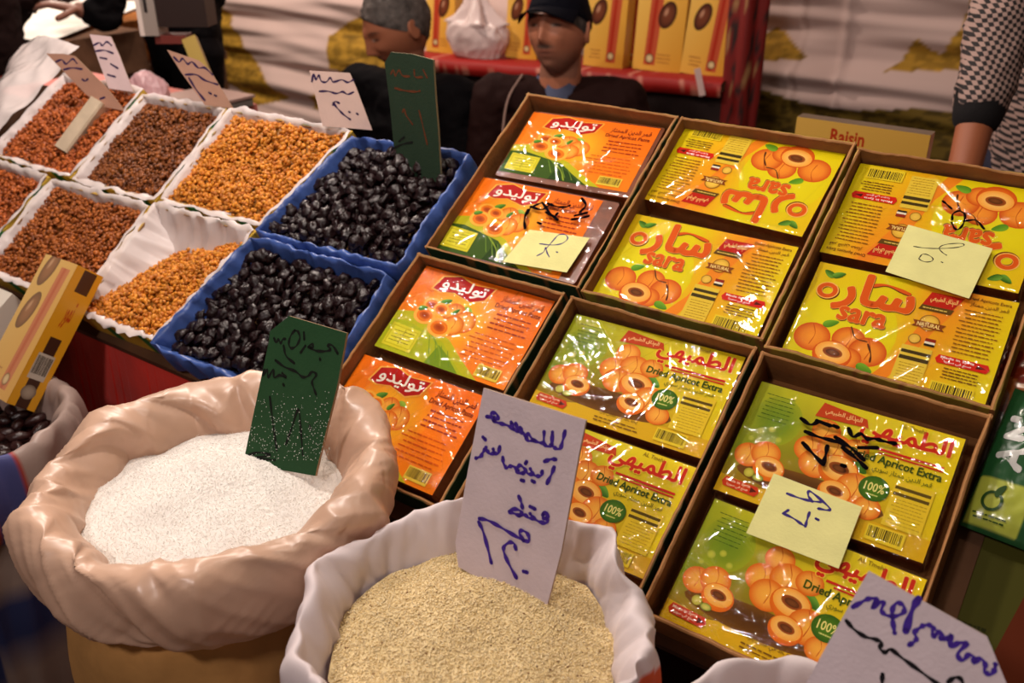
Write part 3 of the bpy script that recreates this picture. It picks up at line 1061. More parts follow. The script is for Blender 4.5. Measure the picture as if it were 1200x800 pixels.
# ---- cards and notes with handwriting ---------------------------------------------------------------
def card(name, outline, P, N, th, col, strokes, label, cat='price card', group=None, edge=None, upv=None, bend=0.0, extra=None, mt=None):
    """A flat card lying in the plane (P, N); outline and strokes are sight-lines onto that plane; strokes: (points, width m, colour)."""
    N = np.array(N, float)
    N /= np.linalg.norm(N)
    ux = np.cross(np.array([0, 0, 1.0]), N)
    if np.linalg.norm(ux) < 1e-3:
        ux = np.array([1.0, 0, 0])
    ux /= np.linalg.norm(ux)
    vy = np.cross(N, ux)

    def loc(px, py):
        q = hit(px, py, P, N) - P
        return float(q @ ux), float(q @ vy)
    pts = [loc(*q) for q in outline]
    ar = sum(pts[i][0] * pts[(i + 1) % len(pts)][1] - pts[(i + 1) % len(pts)][0] * pts[i][1] for i in range(len(pts)))
    if ar < 0:
        pts.reverse()
    mb = MB()
    M = Matrix(((ux[0], vy[0], N[0], P[0]), (ux[1], vy[1], N[1], P[1]), (ux[2], vy[2], N[2], P[2]), (0, 0, 0, 1)))
    mb.prism(pts, -th, 0.0, col, edge or col)
    a = Art(mb, z=0.0001)
    for s, w, c in strokes:
        a.stroke([loc(*q) for q in s], w, c)
    if extra:
        extra(a, loc, pts)
    o = mb.build(name, mt or CARD, M=M)
    tag(o, label, cat, group)
    return o


def zs(zf, strokes, w, c):
    return [([zf(*q) for q in s], w, c) for s in strokes]


PUR, PUR2 = rgb(64, 36, 140), rgb(58, 44, 120)
NOTE = rgb(228, 224, 150)
NH = B(0, 0, HP + 0.0066)
card('price_note', [Z1(435, 530), Z1(670, 562), Z1(580, 697), Z1(330, 655)], NH, BN, 0.0004, NOTE,
     zs(Z1, [[(475, 585), (520, 590), (560, 585), (584, 566), (575, 550), (550, 550), (530, 570), (500, 605)], [(465, 632), (490, 618), (499, 600), (503, 618), (512, 636)], [(540, 617), (545, 619)]], 0.0017, PUR2),
     'yellow note on the orange packs of the box beside the prunes', 'note', 'price notes on the apricot packs')
card('price_note', [Z3(447, 250), Z3(687, 318), Z3(620, 460), Z3(382, 383)], NH, BN, 0.0004, NOTE,
     zs(Z3, [[(463, 312), (490, 316), (530, 318), (575, 316), (604, 310), (600, 304), (572, 304), (545, 309), (535, 318), (545, 330), (556, 337)],
             [(480, 342), (488, 334), (503, 336), (517, 346), (513, 354), (495, 356), (478, 348), (480, 342)], [(541, 356), (545, 358)]], 0.0011, rgb(34, 24, 30)),
     'yellow note with thin black ink on the packs of the end back box', 'note', 'price notes on the apricot packs')
card('price_note', [Z6(330, 325), Z6(548, 408), Z6(490, 560), Z6(262, 472)], NH, BN, 0.0004, NOTE,
     zs(Z6, [[(363, 375), (390, 385), (420, 393), (446, 396)], [(425, 395), (415, 380), (418, 369), (440, 385), (468, 411), (462, 416), (440, 412)],
             [(353, 424), (378, 436), (398, 450), (408, 456)], [(353, 424), (366, 416)], [(408, 456), (412, 440), (418, 422)], [(434, 437), (440, 440)]], 0.0026, PUR2),
     'yellow note with bold purple figures on the packs of the near end box', 'note', 'price notes on the apricot packs')

# ------------------------------------------------------------------ trays of dried fruit
def quad_at(q, u, v):           # q: corners (x, y) back-left, back-right, front-right, front-left; u right, v towards the back
    a = np.array(q, float)
    return (a[3] * (1 - u) + a[2] * u) * (1 - v) + (a[0] * (1 - u) + a[1] * u) * v


def tray_shell(o, q, dep, th, inner, outer_f, mt, M0):
    c = np.mean(np.array(q), 0)
    mb = MB()
    qq = [np.array(p) - c for p in q]
    mb.add([(p[0] * 0.97, p[1] * 0.97, 0.001) for p in qq], [(3, 2, 1, 0)], inner)
    mb.build('base_panel', mt, o)
    for k in range(4):
        a, b = qq[k], qq[(k + 1) % 4]
        d = b - a
        n_in = np.array([d[1], -d[0]]) / np.linalg.norm(d)
        mb = MB()
        n = 24
        P = np.zeros((n + 1, 5, 3))
        C = np.zeros((n + 1, 5, 3))
        for i in range(n + 1):
            p = a + d * i / n
            z = dep + 0.0012 * nz(i * 0.5, k * 7 + c[0] * 9)
            P[i] = [(*(p + n_in * 0.0003), 0.001), (*(p + n_in * 0.0003), z), (*(p + n_in * th * .5), z + 0.0006), (*(p + n_in * th), z), (*(p + n_in * th), 0.002)]
            oc = outer_f(i, k)
            C[i] = [oc, oc, oc, inner, inner]
        mb.grid(P, cols=C, flip=True)
        mb.build('side_panel', mt, o)


def liner_mesh(q, prof, amp, seed, n=320, wr=19.0, gap=None):
    """A crumpled plastic lining over the rim. prof: (inward offset, height) from inside to outside."""
    c = np.mean(np.array(q), 0)
    qq = [np.array(p) - c for p in q]
    per = []
    segs = [np.linalg.norm(qq[(k + 1) % 4] - qq[k]) for k in range(4)]
    tot = sum(segs)
    for i in range(n):
        s = tot * i / n
        k = 0
        while s > segs[k]:
            s -= segs[k]
            k += 1
        a, b = qq[k], qq[(k + 1) % 4]
        t = s / segs[k]
        p = a + (b - a) * t
        d = (b - a) / segs[k]
        nn = np.array([d[1], -d[0]])
        # soften the corners
        ed = min(s, segs[k] - s)
        if ed < 0.02:
            kk = (k - 1) % 4 if s < segs[k] / 2 else (k + 1) % 4
            e = qq[(kk + 1) % 4] - qq[kk]
            e /= np.linalg.norm(e)
            n2 = np.array([e[1], -e[0]])
            w = 0.5 * (1 - ed / 0.02)
            nn = nn * (1 - w) + n2 * w
            p = p + nn * 0.004 * (1 - ed / 0.02)
        per.append((p, nn))
    P = np.zeros((n, len(prof), 3))
    for i, (p, nn) in enumerate(per):
        a = 2 * math.pi * i / n
        ca, sa = math.cos(a) * wr * 0.35, math.sin(a) * wr * 0.35
        for j, (off, z) in enumerate(prof):
            w = amp * (0.9 * nz(ca, sa, j * 0.4 + seed) + 0.22 * nz(ca * 2.7, sa * 2.7, j * 0.9 + seed + 9) - 0.35 * abs(nz(ca * 0.9, sa * 0.9, seed + 30)))
            w2 = amp * 0.5 * nz(ca * 0.8, sa * 0.8, j * 0.4 + seed + 60)
            P[i, j] = (p[0] + nn[0] * (off + w), p[1] + nn[1] * (off + w), z + w2)
    mb = MB()
    mb.grid(P, wrap=True, flip=True)
    return mb


def ico(sub):
    import bmesh
    bm = bmesh.new()
    bmesh.ops.create_icosphere(bm, subdivisions=sub, radius=1.0)
    V = np.array([v.co[:] for v in bm.verts])
    T = np.array([[v.index for v in f.verts] for f in bm.faces])
    bm.free()
    return V, T


ICO1, ICO2, ICO3 = ico(1), ico(2), ico(3)


def wrinkled(base, seed, ax, amt, fr):
    V, T = base
    W_ = np.zeros_like(V)
    for i, v in enumerate(V):
        r = 1 + amt * (nz(v[0] * fr + seed, v[1] * fr, v[2] * fr) - 0.9 * abs(nz(v[0] * fr * 1.7, v[1] * fr * 1.7 + seed, v[2] * fr * 1.7)))
        W_[i] = v * r
    return W_ * np.array(ax), T


def rot_mats(n, rs, flat=0.45):
    """Random orientations, lying mostly flat."""
    a, b, c = rs.rand(n) * 6.283, rs.randn(n) * flat, rs.randn(n) * flat
    ca, sa, cb, sb, cc, sc = np.cos(a), np.sin(a), np.cos(b), np.sin(b), np.cos(c), np.sin(c)
    z = np.zeros(n); o = np.ones(n)
    Rz = np.stack([ca, -sa, z, sa, ca, z, z, z, o], 1).reshape(n, 3, 3)
    Rx = np.stack([o, z, z, z, cb, -sb, z, sb, cb], 1).reshape(n, 3, 3)
    Ry = np.stack([cc, z, sc, z, o, z, -sc, z, cc], 1).reshape(n, 3, 3)
    return Rz @ Rx @ Ry


def scatter_mesh(name, pos, variants, size, cols, rs, mt, base=None, flat=0.45, norm=None):
    """One mesh of many small pieces at pos (n,3); variants: list of (V, T); cols (n,3)."""
    n = len(pos)
    Rm = rot_mats(n, rs, flat)
    VV, TT, CC = [], [], []
    off = 0
    ids = rs.randint(0, len(variants), n)
    for k, (V, T) in enumerate(variants):
        idx = np.where(ids == k)[0]
        if not len(idx):
            continue
        P = np.einsum('nij,vj->nvi', Rm[idx], V) * size[idx][:, None, None] + pos[idx][:, None, :]
        m = len(V)
        VV.append(P.reshape(-1, 3))
        TT.append((T[None] + (np.arange(len(idx)) * m)[:, None, None]).reshape(-1, 3) + off)
        CC.append(np.repeat(cols[idx], m, 0))
        off += len(idx) * m
    if base is not None:
        bv, bt, bc = base
        VV.append(bv); TT.append(bt + off); CC.append(bc)
    return fast_mesh(name, np.concatenate(VV), np.concatenate(TT), np.concatenate(CC), mt)


def grid_tris(nx, ny):
    i, j = np.meshgrid(np.arange(nx - 1), np.arange(ny - 1), indexing='ij')
    a = (i * ny + j).ravel(); b = a + ny
    return np.concatenate([np.stack([a, b, b + 1], 1), np.stack([a, b + 1, a + 1], 1)])


RAISIN_V = [wrinkled(ICO1, 3.3 * k, (1.0, 0.66, 0.52), 0.35, 1.6) for k in range(6)]
PLAS = film_mat('clear_plastic_liner', rough=0.35, base=0.0, gain=0.55, bump=0.12, bscale=60, cloud=0.78)
BLUE = mat('blue_plastic', rough=0.36, color=rgb(70, 98, 168), spec=0.5, bump=0.7, bscale=45, trans=0.2, var=0.2, vscale=14)
RAISM = mat('raisin_skin', rough=0.52, spec=0.35, bump=0.0)
YEL = rgb(206, 168, 66)


def fruit_tray(q, label, hcols, heap_label, heap_name, seed, hf, n=2300, size=0.0050, edge=None, dep=0.05, prof=None, amp=0.0058, cat='raisins'):
    c = np.mean(np.array(q), 0)
    M = BM @ Matrix.Translation((c[0], c[1], BH))
    o = tag(empty('fruit_tray', M=M), label, 'tray', 'plastic-lined trays of raisins')
    tray_shell(o, q, dep - 0.001, 0.006, rgb(150, 116, 84), lambda i, k: (rgb(40, 110, 60) if (i // 3) % 4 == 1 else YEL), PRINT if edge is None else edge, M)
    prof = prof or [(0.020, 0.020), (0.013, 0.038), (0.008, 0.048), (0.003, 0.0535), (-0.002, 0.0525)]
    liner_mesh(q, prof, amp, seed).build('plastic_liner', PLAS, o, smooth=True)
    # the heap
    rs = np.random.RandomState(seed)
    nu = 46
    us = np.linspace(0.035, 0.965, nu)
    G = np.zeros((nu, nu, 3))
    for i, u in enumerate(us):
        for j, v in enumerate(us):
            p = quad_at(q, u, v)
            G[i, j] = (p[0] - c[0], p[1] - c[1], dep + hf(u, v) - 0.004)
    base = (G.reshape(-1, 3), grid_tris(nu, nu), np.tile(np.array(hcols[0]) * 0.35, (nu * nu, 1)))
    uv = rs.rand(n, 2) * 0.93 + 0.035
    pos = np.zeros((n, 3))
    for i, (u, v) in enumerate(uv):
        p = quad_at(q, u, v)
        pos[i] = (p[0] - c[0], p[1] - c[1], dep + hf(u, v) + rs.uniform(-0.003, 0.0035))
    w = rs.rand(n, 1)
    cols = np.array(hcols[0]) * (1 - w) + np.array(hcols[1]) * w
    cols *= rs.uniform(0.7, 1.25, (n, 1))
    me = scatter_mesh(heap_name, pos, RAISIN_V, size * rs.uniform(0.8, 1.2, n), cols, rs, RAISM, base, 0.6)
    h = link(heap_name, me)
    h.matrix_world = M
    tag(h, heap_label, cat, kind='stuff')
    return o


def hf_flat(s, top=-0.006, amp=0.006):
    def f(u, v):
        e = min(u, 1 - u, v, 1 - v)
        return top + amp * nz(u * 3.2, v * 3.2, s) + 0.003 * nz(u * 8, v * 8, s + 5) - 0.010 * max(0, 1 - e / 0.10)
    return f


def hf_hollow(u, v):            # scooped out at the back left
    d = (u - 0.28) * 0.75 + (0.62 - v) * 0.9
    t = min(1, max(0, (d + 0.18) / 0.62))
    t = t * t * (3 - 2 * t)
    return -0.044 + 0.040 * t + 0.004 * nz(u * 4, v * 4, 3.0)


RD = (rgb(190, 100, 38), rgb(142, 66, 24))
BR = (rgb(150, 84, 30), rgb(96, 46, 16))
GD = (rgb(222, 146, 44), rgb(186, 104, 26))
OB = (rgb(176, 98, 36), rgb(126, 62, 22))
fruit_tray([(-1.255, -0.125), (-1.005, -0.125), (-0.995, -0.338), (-1.262, -0.338)], 'lined tray of reddish raisins with a metal scoop lying in it', RD, 'heap of reddish brown raisins under the metal scoop', 'raisins', 21, hf_flat(1))
fruit_tray([(-0.998, -0.135), (-0.776, -0.130), (-0.766, -0.335), (-0.988, -0.340)], 'lined tray of dark brown raisins in the back row', BR, 'heap of dark brown raisins between the reddish and golden heaps', 'raisins', 22, hf_flat(2, -0.008))
fruit_tray([(-0.768, -0.128), (-0.492, -0.125), (-0.530, -0.325), (-0.758, -0.330)], 'lined tray of golden raisins beside the rear blue tray', GD, 'full heap of golden raisins in the back row', 'raisins', 23, hf_flat(3, -0.003), n=2600)
fruit_tray([(-1.270, -0.346), (-1.050, -0.346), (-1.045, -0.548), (-1.275, -0.548)], 'lined tray of orange raisins behind the leaning date carton', RD, 'heap of orange raisins at the left end of the front row', 'raisins', 24, hf_flat(4), n=2000)
fruit_tray([(-1.036, -0.350), (-0.768, -0.345), (-0.752, -0.545), (-1.030, -0.545)], 'lined tray of light brown raisins in the front row, above the date carton', OB, 'heap of small light brown raisins in the front row', 'raisins', 25, hf_flat(5, -0.008))
fruit_tray([(-0.762, -0.338), (-0.530, -0.333), (-0.562, -0.545), (-0.744, -0.550)], 'half-empty lined tray of golden raisins beside the front blue tray', GD, 'scooped-out heap of golden raisins, hollow at its back', 'raisins', 26, hf_hollow,
           n=2400, prof=[(0.055, 0.010), (0.036, 0.022), (0.020, 0.036), (0.008, 0.050), (0.002, 0.0545), (-0.002, 0.0525)], amp=0.009)

# ---- prunes in two blue trays ------------------------------------------------------------------------
PRUNE_V = [wrinkled(ICO3, 7.7 * k + 1, (1.0, 0.72, 0.50), 0.42, 1.5) for k in range(7)]
PRM = mat('prune_skin', rough=0.31, spec=0.32, bump=0.55, bscale=380, color=rgb(30, 14, 16), var=0.5, vscale=40, coat=0.05)
PRUNE_ME = []
for k, (V, T) in enumerate(PRUNE_V):
    PRUNE_ME.append(fast_mesh('prune', V * 0.0125, T, np.zeros((len(V), 3)), PRM))


def prune_tray(q, label, plabel, gname, seed, nmax, hf):
    c = np.mean(np.array(q), 0)
    M = BM @ Matrix.Translation((c[0], c[1], BH))
    o = tag(empty('fruit_tray', M=M), label, 'tray', 'blue-lined trays of prunes')
    tray_shell(o, q, 0.044, 0.003, rgb(120, 90, 60), lambda i, k: YEL, PRINT, M)
    liner_mesh(q, [(0.020, 0.012), (0.012, 0.034), (0.004, 0.052), (0.001, 0.059), (-0.002, 0.057), (-0.005, 0.040), (-0.006, 0.012)], 0.0060, seed, n=380, wr=24).build('plastic_liner', BLUE, o, smooth=True)
    rs = np.random.RandomState(seed)
    r = random.Random(seed)
    pts = []
    for _ in range(9000):
        u, v = r.uniform(0.06, 0.94), r.uniform(0.06, 0.94)
        p = quad_at(q, u, v)
        if all((p[0] - a) ** 2 + (p[1] - b) ** 2 > 0.0152 ** 2 for a, b, _, _ in pts):
            pts.append((p[0], p[1], u, v))
        if len(pts) >= nmax:
            break
    for x, y, u, v in pts:
        ob = link('prune', r.choice(PRUNE_ME))
        z = BH + 0.05 + hf(u, v) + r.uniform(-0.004, 0.004)
        s = r.uniform(0.82, 1.12)
        Rm = Matrix.Rotation(r.uniform(0, 6.28), 4, 'Z') @ Matrix.Rotation(r.gauss(0, 0.35), 4, 'X') @ Matrix.Rotation(r.gauss(0, 0.35), 4, 'Y')
        ob.matrix_world = BM @ Matrix.Translation((x, y, z)) @ Rm @ Matrix.Diagonal((s, s, s, 1))
        tag(ob, plabel, 'prune', gname)
    # what lies beneath them
    nn = 260
    pos = np.zeros((nn, 3))
    for i in range(nn):
        u, v = rs.rand(2) * 0.86 + 0.07
        p = quad_at(q, u, v)
        pos[i] = (p[0] - c[0], p[1] - c[1], 0.05 + hf(u, v) - 0.010)
    me = scatter_mesh('prunes', pos, [wrinkled(ICO2, 5.0 * k, (1, 0.72, 0.5), 0.4, 1.5) for k in range(3)], np.full(nn, 0.0115), np.zeros((nn, 3)), rs, PRM)
    h = link('prunes', me)
    h.matrix_world = M
    tag(h, 'deeper prunes showing between the top ones, ' + gname[len('prunes '):], 'prunes', kind='stuff')


prune_tray([(-0.478, -0.140), (-0.262, -0.130), (-0.258, -0.330), (-0.524, -0.338)], 'tray lined with blue plastic, heaped with prunes around the standing green card', 'wrinkled black prune in the rear blue-lined tray', 'prunes in the rear blue tray', 41, 148, hf_flat(11, 0.000, 0.008))
prune_tray([(-0.522, -0.350), (-0.262, -0.343), (-0.255, -0.548), (-0.556, -0.552)], 'tray lined with blue plastic, heaped with prunes behind the tan sack', 'wrinkled black prune in the front blue-lined tray', 'prunes in the front blue tray', 42, 150, hf_flat(12, -0.004, 0.008))

# ------------------------------------------------------------------ sacks
PAPER = mat('brown_sack_paper', rough=0.75, color=rgb(186, 136, 78), var=0.25, vscale=10, bump=0.4, bscale=50)
TAN = mat('tan_plastic_cuff', rough=0.33, spec=0.55, color=rgb(220, 182, 156), trans=0.2, bump=0.35, bscale=30, var=0.14, vscale=9, bdet=1.5)
WHITES = mat('white_woven_sack', rough=0.6, spec=0.35, trans=0.20, bump=0.22, bscale=30, var=0.05, vscale=12)
COCO = mat('shredded_coconut', rough=0.85, spec=0.25)
SES = mat('sesame_seed', rough=0.55, spec=0.35)


def ring_surface(prof, n, rad, dis):
    """prof: (r, z); rad(theta) scales the radius; dis(theta, j) -> (dr, dz)."""
    P = np.zeros((n, len(prof), 3))
    for i in range(n):
        a = 2 * math.pi * i / n
        k = rad(a)
        for j, (r, z) in enumerate(prof):
            dr, dz = dis(a, j)
            P[i, j] = ((r * k + dr) * math.cos(a), (r * k + dr) * math.sin(a), z + dz)
    return P


def smooth_prof(pts, n):
    p = [np.array(q, float) for q in pts]
    e = [2 * p[0] - p[1]] + p + [2 * p[-1] - p[-2]]
    out = []
    m = len(p) - 1
    for i in range(n):
        s = m * i / (n - 1)
        k = min(int(s), m - 1)
        t = s - k
        a, b, c, d = e[k:k + 4]
        out.append(tuple(0.5 * (2 * b + (c - a) * t + (2 * a - 5 * b + 4 * c - d) * t * t + (3 * b - a - 3 * c + d) * t ** 3)))
    return out


def heap_disc(rad, z0, mound, seed, n=150, rough=0.0016):
    """Grid over a disc; returns vertices, triangles."""
    rr = np.linspace(0, 1, n // 2)
    V = []
    for i, q in enumerate(rr):
        for k in range(n):
            a = 2 * math.pi * k / n
            r = rad(a) * q
            x, y = r * math.cos(a), r * math.sin(a)
            z = z0 + mound * (1 - q * q) + 0.006 * nz(x * 22, y * 22, seed) + rough * nz(x * 170, y * 170, seed) + rough * 0.7 * nz(x * 420, y * 420, seed)
            V.append((x, y, z))
    V = np.array(V)
    T = []
    for i in range(len(rr) - 1):
        for k in range(n):
            k2 = (k + 1) % n
            a, b, c, d = i * n + k, (i + 1) * n + k, (i + 1) * n + k2, i * n + k2
            T += [(a, b, c), (a, c, d)]
    return V, np.array(T)


def grains(name, rad, z0, mound, seed, n, ax, c1, c2, mt, label, loc, cat, dark=None, size=1.0, rough=0.0016):
    V, T = heap_disc(rad, z0, mound, seed, rough=rough)
    rs = np.random.RandomState(seed)
    bc = np.tile(np.array(c1) * 0.75 + np.array(c2) * 0.1, (len(V), 1))
    pos = np.zeros((n, 3))
    for i in range(n):
        a, q = rs.rand() * 6.283, math.sqrt(rs.rand()) * 0.985
        r = rad(a) * q
        x, y = r * math.cos(a), r * math.sin(a)
        pos[i] = (x, y, z0 + mound * (1 - q * q) + 0.006 * nz(x * 22, y * 22, seed) + rough * nz(x * 170, y * 170, seed) + rs.uniform(-0.0008, 0.0012))
    octa = (np.array([(1, 0, 0), (-1, 0, 0), (0, 1, 0), (0, -1, 0), (0, 0, 1), (0, 0, -1)], float) * np.array(ax),
            np.array([(0, 2, 4), (2, 1, 4), (1, 3, 4), (3, 0, 4), (2, 0, 5), (1, 2, 5), (3, 1, 5), (0, 3, 5)]))
    w = rs.rand(n, 1)
    cols = np.array(c1) * (1 - w) + np.array(c2) * w
    if dark is not None:
        k = rs.rand(n) < 0.012
        cols[k] = dark
    me = scatter_mesh(name, pos, [octa], size * rs.uniform(0.75, 1.2, n), cols, rs, mt, (V, T, bc), 0.5)
    o = link(name, me)
    o.location = loc
    tag(o, label, cat, kind='stuff')
    return o


# tan sack of shredded coconut
CX, CYY, CZ = -0.684, 0.456, 0.966
sk = tag(empty('coconut_sack', loc=(CX, CYY, 0)), 'big brown paper sack with a wide rolled tan plastic cuff, full of white coconut', 'sack')


def rad_c(a):
    return 1.0 + 0.030 * math.sin(2 * a + 0.6) + 0.020 * math.sin(3 * a + 1.0)


def facets(cor, sharp=0.75):
    """Radius factor of a cloth rim that runs straight from fold to fold; cor: (angle deg, factor, dz)."""
    c = sorted((R(a) % (2 * math.pi), f, d) for a, f, d in cor)

    def g(a, which):
        a %= 2 * math.pi
        for k in range(len(c)):
            a0, f0, d0 = c[k]
            a1, f1, d1 = c[(k + 1) % len(c)]
            if k == len(c) - 1:
                a1 += 2 * math.pi
                if a < a0:
                    a += 2 * math.pi
            if a0 <= a <= a1:
                t = (a - a0) / (a1 - a0)
                if which:
                    return d0 + (d1 - d0) * t
                x0, y0, x1, y1 = f0 * math.cos(a0), f0 * math.sin(a0), f1 * math.cos(a1), f1 * math.sin(a1)
                den = (y1 - y0) * math.cos(a) - (x1 - x0) * math.sin(a)
                ch = (x0 * (y1 - y0) - y0 * (x1 - x0)) / den if abs(den) > 1e-9 else f0
                return sharp * ch + (1 - sharp) * (f0 + (f1 - f0) * t)
        return 1.0
    return g


FC = facets([(12, 1.03, .010), (50, 1.0, -.004), (80, 1.03, .012), (118, 1.0, .004), (150, 1.02, -.006), (185, 1.04, .002), (214, 1.0, -.012), (246, 1.04, .004), (280, 1.01, -.010), (318, 1.04, .006), (345, 1.0, -.004)], .8)


def rad_c(a):
    return 0.965 * FC(a, 0)


mb = MB()
prof = smooth_prof([(0.150, 0.004), (0.164, 0.05), (0.170, 0.30), (0.168, 0.60), (0.165, 0.80), (0.152, 0.895)], 40)
P = ring_surface(prof, 160, rad_c, lambda a, j: (0.006 * nz(math.cos(a) * 3, math.sin(a) * 3, j * 0.25) + 0.004 * abs(nz(math.cos(a) * 8, math.sin(a) * 8, j * 0.12)), 0))
mb.grid(P, wrap=True)
mb.add([tuple(p) for p in P[:, 0]], [list(range(159, -1, -1))])
mb.build('sack_body', PAPER, sk, smooth=True)
mb = MB()
NP_ = 60
prof = smooth_prof([(0.170, CZ - 0.074), (0.178, CZ - 0.060), (0.186, CZ - 0.034), (0.185, CZ - 0.004), (0.172, CZ + 0.013), (0.152, CZ + 0.012), (0.136, CZ - 0.004), (0.127, CZ - 0.026), (0.129, CZ - 0.05)], NP_)


def rdg(x, y, z):
    return 0.30 - abs(nz(x, y, z))


def dis_c(a, j):
    ca, sa = math.cos(a), math.sin(a)
    t = j / (NP_ - 1)
    env = math.sin(math.pi * min(1, t * 1.0 + 0.03)) ** 0.5
    wx, wy = 0.35 * nz(ca * 2, sa * 2, t * 2 + 11), 0.35 * nz(ca * 2, sa * 2, t * 2 + 17)
    big = 0.010 * nz(ca * 1.6, sa * 1.6, t * 1.2 + 4)
    sl = t * 1.1                                     # creases run slantwise over the roll
    c2, s2 = math.cos(a + sl), math.sin(a + sl)
    c3, s3 = math.cos(a - sl * 1.3), math.sin(a - sl * 1.3)
    f1 = 0.026 * rdg(c2 * 2.4 + wx, s2 * 2.4 + wy, t * 1.0 + 8)
    f2 = 0.012 * rdg(c2 * 5.2 + wx * 2.5, s2 * 5.2 + wy * 2.5, t * 1.6 + 2)
    f3 = 0.0045 * rdg(c2 * 9.0 + wx * 2, s2 * 9 + wy * 2, t * 2.0 + 5) + 0.0016 * rdg(c3 * 17, s3 * 17, t * 3 + 1)
    dz = FC(a, 1) + 0.010 * rdg(ca * 4 + wx, sa * 4 + wy, t * 2 + 6)
    return ((big + f1 + f2 + f3) * env, dz * (0.4 + 0.6 * env))


mb.grid(ring_surface(prof, 420, rad_c, dis_c), wrap=True)
mb.build('rolled_cuff', TAN, sk, smooth=True)
grains('shredded_coconut', lambda a: 0.140 * rad_c(a), CZ - 0.036, 0.018, 51, 32000, (0.00075, 0.00036, 0.00026), rgb(250, 244, 236), rgb(254, 251, 247), COCO,
       'white shredded coconut heaped in the tan-cuffed sack', (CX, CYY, 0), 'coconut', rough=0.0010)

# white sack of sesame
SX, SY, SZ = -0.352, 0.448, 0.966
sk2 = tag(empty('sesame_sack', loc=(SX, SY, 0)), 'white woven sack with orange print, full of pale sesame around the tall white card', 'sack')


FS = facets([(8, 1.03, .004), (42, 1.01, -.006), (72, 1.04, .012), (104, 1.0, -.002), (128, 1.04, .010), (164, 1.02, -.008), (196, 1.04, .008), (232, 1.02, -.006), (268, 1.03, .004), (300, 1.0, -.008), (334, 1.04, .008)], .85)


def rad_s(a):
    return 0.95 * FS(a, 0)


mb = MB()
NS = 56
prof = smooth_prof([(0.128, 0.004), (0.143, 0.05), (0.152, 0.35), (0.154, 0.70), (0.159, 0.87), (0.154, SZ - 0.03), (0.149, SZ - 0.004), (0.141, SZ + 0.002), (0.131, SZ - 0.012), (0.122, SZ - 0.034), (0.119, SZ - 0.055)], NS)


def dis_s(a, j):
    ca, sa = math.cos(a), math.sin(a)
    z = prof[j][1]
    t = j / (NS - 1)
    up = max(0, min(1, (z - 0.72) / 0.2))
    wx = 0.3 * nz(ca * 2, sa * 2, t * 3 + 3)
    k = 0.006 * nz(ca * 2.2, sa * 2.2, z * 3) + up * (0.016 * rdg(ca * 3.0 + wx, sa * 3.0, t * 3 + 3) + 0.008 * rdg(ca * 6.5 + wx, sa * 6.5 + wx, t * 4 + 9))
    return (k, up * (FS(a, 1) + 0.006 * nz(ca * 4, sa * 4, 7 + t)))


P = ring_surface(prof, 260, rad_s, dis_s)
WC, ORC = np.array(rgb(232, 219, 220)), np.array(rgb(216, 84, 30))
C = np.tile(WC, (260, NS, 1))
for i in range(260):
    a = 2 * math.pi * i / 260
    da = (a - R(2) + math.pi) % (2 * math.pi) - math.pi
    for j in range(NS):
        z = P[i, j, 2]
        if prof[j][0] > 0.14 and j < NS * 0.60 and z < SZ - 0.020 + 0.010 * math.sin(da * 6 + 1) and z > 0.55 and abs(da) < 0.62:
            C[i, j] = ORC
mb.grid(P, wrap=True, cols=C)
mb.add([tuple(p) for p in P[:, 0]], [list(range(259, -1, -1))], tuple(WC))
mb.build('sack_body', WHITES, sk2, smooth=True)
grains('sesame_seed', lambda a: 0.124 * rad_s(a), SZ - 0.038, 0.018, 52, 30000, (0.0013, 0.0008, 0.00055), rgb(230, 204, 146), rgb(248, 230, 188), SES,
       'pale sesame seed filling the white sack', (SX, SY, 0), 'sesame', dark=rgb(130, 86, 46), rough=0.0009)

# third sack, at the near corner
TX, TY, TZ = -0.078, 0.470, 0.940
sk3 = tag(empty('seed_sack', loc=(TX, TY, 0)), 'white sack at the near right corner, only its crumpled rim and price card showing', 'sack')
mb = MB()
prof3 = smooth_prof([(0.100, 0.004), (0.112, 0.05), (0.116, 0.40), (0.115, 0.75), (0.116, TZ - 0.03), (0.113, TZ), (0.104, TZ + 0.002), (0.094, TZ - 0.02), (0.090, TZ - 0.05)], 48)
P = ring_surface(prof3, 220, lambda a: 1 + 0.02 * math.sin(3 * a), lambda a, j: (0.006 * nz(math.cos(a) * 2.4 + 5, math.sin(a) * 2.4, prof3[j][1] * 4) + 0.012 * rdg(math.cos(a) * 3, math.sin(a) * 3, j * 0.05), 0.010 * nz(math.cos(a) * 2.6, math.sin(a) * 2.6, 3) * (prof3[j][1] > 0.7)))
mb.grid(P, wrap=True, color=tuple(WC))
mb.add([tuple(p) for p in P[:, 0]], [list(range(219, -1, -1))], tuple(WC))
mb.build('sack_body', WHITES, sk3, smooth=True)
grains('brown_sesame_seed', lambda a: 0.098, TZ - 0.045, 0.015, 53, 5000, (0.0017, 0.0010, 0.0007), rgb(150, 96, 56), rgb(176, 124, 76), SES,
       'brown seed in the near right sack, below the cut-off card', (TX, TY, 0), 'seed')

